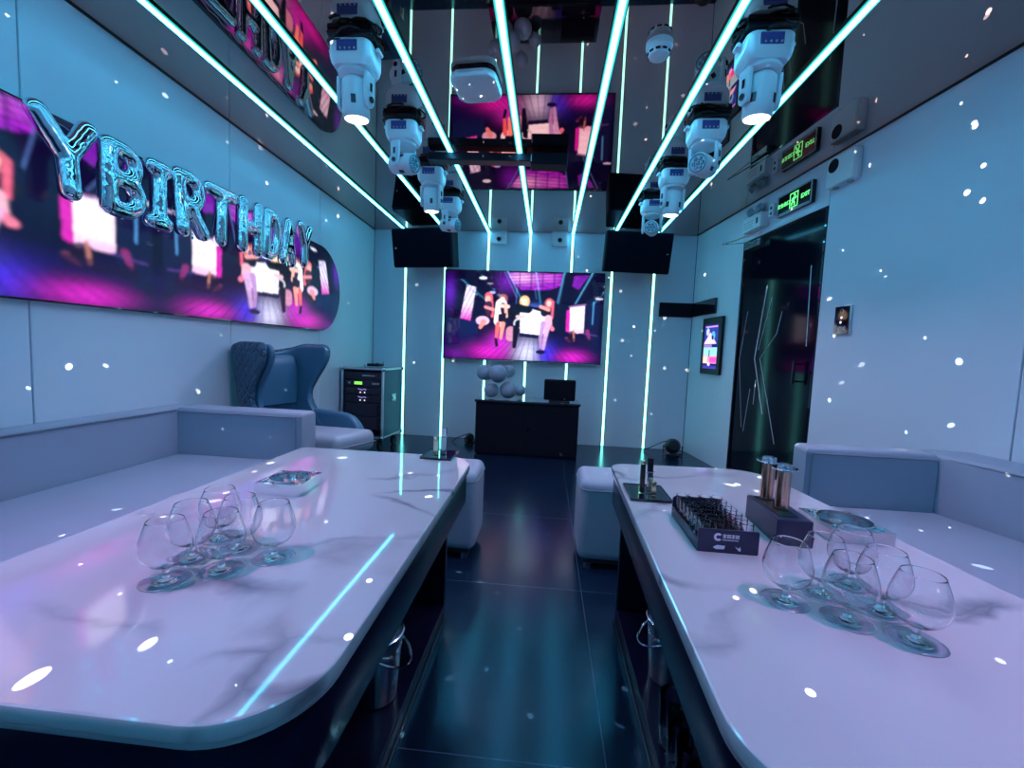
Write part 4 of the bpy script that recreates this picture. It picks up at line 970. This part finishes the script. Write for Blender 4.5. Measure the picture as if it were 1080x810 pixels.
sg = MB().lathe([(0,0),(.0090,0),(.0097,.0008),(.0115,.012),(.0130,.044),(.0132,.0455),(.0129,.046),(.0124,.0455),(.0121,.044),(.0106,.014),(.0095,.0095),(0,.008)], 24).build('shot_glass', 'glass', smooth=50)
k = 0; NTH = ['first','second','third','fourth','fifth','sixth','seventh']
for i in range(4):
    for j in range(7):
        x, y = (i-1.5)*.0282, (j-3)*.0272
        g = sg if k == 0 else sg.copy(); k += 1
        if k > 1: COL.objects.link(g)
        g.location = (BX+x, BY+y, .6068); g.scale = (1,1,1.18); tag(g, 'small clear shot glass in the blue box, %s row from the front, %s from left' % (NTH[j], NTH[i]), 'glass', 'shot glasses in the dark blue box')

# ------------------------------------------------------------------ dark stand with two copper tubes
t = thing('bottle_stand', 'dark blue block stand holding two copper tubes on the right table', 'stand', (.562, 1.040, .6002), -.05)
MB().box((0,0,.029), (.074,.165,.058), .002).build('block', 'navy_box', t); MB().box((-.004,.005,.0585), (.040,.135,.003), .0008).build('top_inset', 'dark_metal', t)
for y, lb in ((.058,'copper tube with a flat clear rim, further of the two in the dark blue stand'),(-.012,'copper tube with a flat clear rim, nearer of the two in the dark blue stand')):
    c = thing('copper_tube', lb, 'tube', (.566-.002, 1.040+y, .6606), 0, 'copper tubes in the dark blue stand')
    MB().lathe([(0,0),(.0135,0),(.0150,.002),(.0150,.092),(.0145,.094),(0,.094)], 32).build('shaft', 'copper', c)
    MB().lathe([(0,.0942),(.027,.0942),(.0278,.0955),(.027,.0975),(0,.0975)], 36).build('rim_plate', 'chrome', c)
    MB().lathe([(0,.0977),(.0155,.0977),(.0155,.104),(.013,.106),(.013,.100),(0,.100)], 28).build('collar', 'steel', c)

# ------------------------------------------------------------------ things on the shelves under the tables
def ice_bucket(x, y, s_, label):
    t = thing('ice_bucket', label, 'bucket', (x, y, .0608))
    MB().lathe([(0,0),(.052,0),(.056,.004),(.068,.175),(.072,.180),(.069,.182),(.064,.174),(.052,.008),(0,.006)], 36).build('pail', 'steel', t)
    pts = [(s_*(.0+.092*math.sin(a)), .074*math.cos(a), .165-.060*math.sin(a)) for a in [PI*i/16 for i in range(17)]]
    hb = MB().tube(pts, .0032, 8).build('bail_handle', 'chrome', t)
    for q in (-1, 1): MB().sphere((0,q*.072,.165), .008, n=12).build('handle_knob', 'chrome', t)
ice_bucket(-.420, 1.06, 1, 'steel ice bucket with a bail handle on the shelf under the left table')
ice_bucket(.400, 1.235, -1, 'steel ice bucket with a bail handle on the shelf under the right table')
tb = MB().lathe([(0,0),(.024,0),(.0255,.001),(.0275,.05),(.0305,.138),(.0300,.1395),(.0290,.1385),(.0262,.05),(.0238,.014),(0,.012)], 24).build('tumbler', 'glass', smooth=50)
k = 0
for j in range(7):
    for i in range(2):
        g = tb if k == 0 else tb.copy(); k += 1
        if k > 1: COL.objects.link(g)
        g.location = (.338+.064*i, .60+.066*j, .0608); tag(g, 'clear tumbler on the shelf under the right table, %s row, %s from the near end' % (('outer','inner')[i], NTH[j]), 'glass', 'tumblers on the shelf under the right table')
t = thing('paper_tag', 'small white paper tag hanging at the base of the left table', 'tag', (-.331, .74, .092), 0)
MB().box((0,0,0), (.004,.020,.045), .001).box((.001,.006,-.03), (.003,.010,.02), .0008).build('card', 'white_plastic', t)
